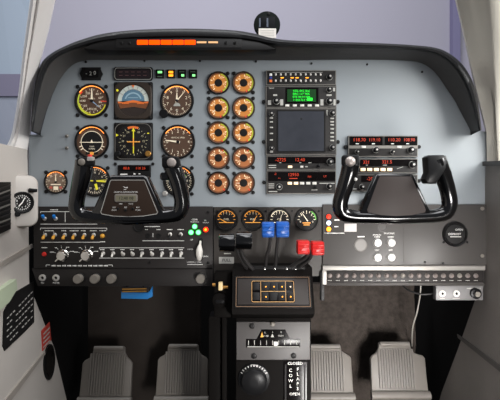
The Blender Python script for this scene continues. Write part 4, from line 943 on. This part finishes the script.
# ------------------------------------------------------------------ rudder pedals
def pedal(label, x0, x1, xt0, xt1, yt, yw, yb, y=.22):
    cx = (x0 + x1) / 2
    t = T('rudder_pedal', label, 'rudder pedal', cx, yb, y, 'four ribbed rudder pedals')
    pts = [(xt0, yt + 1.5), (xt0 + 2, yt), (xt1 - 2, yt), (xt1, yt + 1.5), (xt1 + .6, yt + 7), (xt1 + 3.5, yw - 3), (x1 - 2, yw - .6), (x1, yw + 2), (x1 + .6, yb), (x0 - .6, yb), (x0, yw + 2), (x0 + 2, yw - .6), (xt0 - 3.5, yw - 3), (xt0 - .6, yt + 7)]
    MP = Matrix.Translation((0, 0, yb)) @ Matrix.Rotation(math.radians(14), 4, 'X') @ Matrix.Translation((0, 0, -yb))
    if (MP @ Vector((0, 0, yt))).y > (MP @ Vector((0, 0, yb))).y: MP = Matrix.Translation((0, 0, yb)) @ Matrix.Rotation(math.radians(-14), 4, 'X') @ Matrix.Translation((0, 0, -yb))
    m = t.mb(); m.M = MP; m.prism(pts, -4, 0, 1.2); m.build('pad', PEDAL, t)
    m = t.mb(); m.M = MP; n_ = 14; w = (xt1 - xt0 + 5) / n_
    for i in range(n_): m.rect(xt0 - 2 + w * i, yt + 7, xt0 - 2 + w * (i + .58), yb - 2, 0, 1.7, .4, .25)
    m.build('rib', PEDAL, t, kind='stuff')
    m = t.mb(); m.M = MP; m.tube([(xt0 + 1, -.2, yt + 2.2), (xt1 - 1, -.2, yt + 2.2)], 2.4, 10); m.build('top_roll', PEDAL, t)
    m = t.mb(); m.tube([(x0 - 1.5, 1, yb + 4), (x1 + 1.5, 1, yb + 4)], 4.4, 14); m.build('heel_bar', PEDAL, t)
    fe = -(.343 - y) / t.k if cx < 250 else -(.363 - y) / t.k
    m = t.mb(); m.tube([(cx - 9, -6, yb - 6), (cx - 9, fe, yb - 20)], 2, 10); m.tube([(cx + 9, -6, yb - 6), (cx + 9, fe, yb - 20)], 2, 10); m.build('pedal_arm', BLK, t)
    return t
pedal('dim ribbed grey pedal, far left in the dark footwell', 79.5, 130, 89.5, 121.5, 348.5, 363, 397)
pedal('dim ribbed grey pedal just left of the pedestal', 156, 207, 166, 197, 346.5, 360, 396)
pedal('light grey ribbed pedal touching the right side of the pedestal', 303, 353, 310.5, 343, 346.5, 358, 393)
pedal('light grey ribbed pedal standing clear at the far right', 372.5, 428, 382, 414, 344, 358, 391)

# ------------------------------------------------------------------ left side wall fittings
def wallT(name, label, cat, px, py):
    """a thing on the left wall; local x runs forward along the wall, local y out of the wall"""
    s_ = (XL) / ((px - 250) * S)            # (D + y) / D
    y = s_ * D - D
    t = T(name, label, cat, px, py, y)
    return t
def onwall(px, py, X=XL): s_ = X / ((px - 250) * S); y = s_ * D - D; return Vector((X, y, ZC + (200 - py) * S * s_))
def wall_patch(t, quad, th, m, name, X=XL, sgn=1):
    b = MB(raw=True); pts = [onwall(px, py, X) - t.o.location for px, py in quad]
    b.loft([[tuple(p) for p in pts], [(p.x + sgn * th, p.y, p.z) for p in pts]]); return b.build(name, m, t)
# clock pod turned towards the pilot
pod = T('side_gauge', 'small black round gauge in a cream pod on the left side wall', 'gauge', 22, 203, -.055)
RZ = Matrix.Translation((22, 0, 203)) @ Matrix.Rotation(math.radians(-40), 4, 'Z') @ Matrix.Translation((-22, 0, -203))
if (RZ @ Vector((30, 0, 203))).y > (RZ @ Vector((14, 0, 203))).y: RZ = Matrix.Translation((22, 0, 203)) @ Matrix.Rotation(math.radians(40), 4, 'Z') @ Matrix.Translation((-22, 0, -203))
def pmb(): q = pod.mb(); q.M = RZ; return q
m = pmb(); m.prism(rrect(4, 175, 38, 227, 9, 6), -12, 0, 3); m.build('pod', WALLG, pod)
m = pmb(); m.ringl(22, 202.5, [(11, 0), (11, 2), (10, 2.6), (8.8, 2.2), (8.4, 0)], 30); m.build('bezel', BEZ, pod)
m = pmb(); m.disc(22, 202.5, [(8.6, 0), (8.6, .6)], 30); m.build('dial_face', DIALB, pod)
m = pmb()
for i in range(24): m.tick(22, 202.5, 6.4, 7.8, i * 15, .55, .8)
nums(m, 22, 202.5, 5.0, [(str(i), 90 - 36 * i) for i in range(10)], 2.6, .8); m.build('markings', WHITE, pod)
m = pmb(); m.bar(22, 202.5, 24.5, 197.5, .9, 1.2); m.bar(22, 202.5, 19, 206, 1.1, 1.2); m.build('needle', WHITE, pod)
m = pmb(); m.disc(17.5, 214, [(2.6, 0), (2.6, 2.6), (2, 3.2)], 16); m.build('knob', KNOB, pod)
m = pmb(); m.tube([(29, 0, 190), (32, 4, 190.5), (35, 5, 190.5)], [2.2, 2.0, 1.6], 10); m.build('lever', KNOB, pod)
t = wallT('side_vent', 'black slatted air vent at the far left on the side wall', 'vent', 3, 208)
wall_patch(t, [(-6, 182), (9, 182), (9, 229), (-6, 236)], .004, BEZ, 'frame')
for i in range(9):
    y0 = 186 + 4.8 * i; wall_patch(t, [(-5, y0 + 3), (8, y0 - 1.5), (8, y0 - .4), (-5, y0 + 4.6)], .007, RADE if i % 3 == 1 else SUB, 'slat')
t = wallT('side_placard', 'black placard of white printed lines low on the left wall', 'placard', 18, 315)
wall_patch(t, [(3, 312), (11, 296), (13, 293), (33, 281.5), (33.5, 322), (25, 331), (4, 351), (2, 346)], .002, BLK, 'plate')
b = MB(raw=True)
rr = random.Random(3)
for j in range(7):
    for i in range(9):
        px = 6 + i * 3.0; py = 318 + j * 6.2 - (px - 4) * 1.05 + 2
        lo, hi = 312 - (px - 3) * 1.05 + 3, 348 - (px - 3) * .95
        if py < lo or py > hi or rr.random() < .15: continue
        q = [(px, py), (px + 1.9, py - 1.6), (px + 1.9, py - .2 - .8 * rr.random()), (px, py + 1.2)]
        P = [onwall(a_, c_) - t.o.location for a_, c_ in q]; b.loft([[(p.x + .002, p.y, p.z) for p in P], [(p.x + .0025, p.y, p.z) for p in P]])
b.build('lettering', DIMW, t)
t = wallT('warning_placard', 'small red placard with white print on the left wall', 'placard', 46, 337)
wall_patch(t, [(41, 331), (49, 322), (50.5, 340), (42, 351)], .002, PLACR, 'plate')
b = MB(raw=True)
for j in range(4):
    y0 = 333.5 + 4.4 * j; P = [onwall(a_, c_) - t.o.location for a_, c_ in [(42.4, y0 + .2), (48.8, y0 - 6.6), (48.9, y0 - 5.2), (42.5, y0 + 1.6)]]
    b.loft([[(p.x + .002, p.y, p.z) for p in P], [(p.x + .0025, p.y, p.z) for p in P]])
b.build('lettering', DIMW, t)
t = wallT('side_pocket', 'dark oval recess with a rim just below the red placard on the left wall', 'recess', 48, 362)
def oval(cx, cy, rx, ry, n=20, sl=-.5): return [(cx + rx * math.cos(2 * PI * i / n), cy + ry * math.sin(2 * PI * i / n) + sl * rx * math.cos(2 * PI * i / n)) for i in range(n)]
wall_patch(t, oval(48.6, 362, 5.6, 18), .003, BEZ, 'rim'); wall_patch(t, oval(48.4, 361, 4.0, 15), .004, DISP, 'cup')
t = wallT('seam_strip', 'raised pale strip running along the left wall below the side gauge', 'trim strip', 15, 254)
wall_patch(t, [(-8, 266), (31, 244), (31.5, 247.5), (-8, 271)], .004, SEAM, 'strip')
t = wallT('seam_strip', 'raised pale strip slanting up to the dark oval recess', 'trim strip', 30, 372)
wall_patch(t, [(2, 402), (43.5, 351), (44, 354), (4, 408)], .004, SEAM, 'strip')
t = wallT('armrest', 'pale green armrest edge at the far left of the side wall', 'armrest', 3, 292)
wall_patch(t, [(-14, 296), (11, 279), (12, 289), (4, 302), (-14, 318)], .012, GREEN_S, 'pad')
# right wall strip
t = T('wall_strip', 'raised dark strip slanting across the charcoal right side wall', 'trim strip', 480, 350, 0)
wall_patch(t, [(458, 334), (520, 380), (520, 387), (459, 338)], .003, mat('seam_charcoal', (84, 80, 77), .5), 'strip', XR, -1)
t = T('wall_cap', 'thin dark trim moulding where the charcoal wall meets the beige post', 'trim strip', 490, 163, -.01)
wall_patch(t, [(485, 161.5), (520, 160), (520, 166), (485, 166)], .006, SUBR, 'strip', XR, -1)

# ------------------------------------------------------------------ light and camera
w = bpy.data.worlds.new('World'); SC.world = w; w.use_nodes = True
bg = w.node_tree.nodes['Background']; bg.inputs[0].default_value = (.62, .64, .70, 1); bg.inputs[1].default_value = .27
def area(name, loc, target, size, power, col=(1, 1, 1), sy=None):
    l = bpy.data.lights.new(name, 'AREA'); l.energy = power; l.color = col; l.size = size
    if sy: l.shape = 'RECTANGLE'; l.size_y = sy
    o = bpy.data.objects.new(name, l); C.objects.link(o); o.location = loc
    o.rotation_euler = (Vector(target) - Vector(loc)).to_track_quat('-Z', 'Y').to_euler()
    return o
dl = area('door_light', (.5, -1.2, ZC - .5), (0.36, .25, ZC - .42), .32, 5, (1, .97, .94), .36); dl.data.spread = math.radians(62)
area('cabin_light', (.3, -1.15, ZC + 1.5), (-.1, 0, ZC - .05), 1.0, 18, (.97, .98, 1))
area('post_fill_light', (.95, -.62, ZC + .42), (-.52, -.05, ZC + .25), .5, 16, (1, .99, .97))  # added fill from the right, put in to brighten the left windscreen post
area('hangar_light', (-.5, 0.6, 4.8), (-.3, 5.0, 1.6), 4.0, 275, (.98, .98, 1))
cam = bpy.data.cameras.new('camera'); co = bpy.data.objects.new('camera', cam); C.objects.link(co)
co.location = (0, -D, ZC); co.rotation_euler = (PI / 2, 0, 0)
cam.sensor_fit = 'HORIZONTAL'; cam.sensor_width = 36; cam.lens = 36 * D / (500 * S); cam.clip_start = .02
SC.camera = co
SC.view_settings.view_transform = 'Standard'; SC.view_settings.look = 'None'; SC.view_settings.gamma = 1; SC.view_settings.exposure = 0
SC.view_settings.use_curve_mapping = False
SC.cycles.use_denoising = True
SC.cycles.max_bounces = 6; SC.cycles.transparent_max_bounces = 12
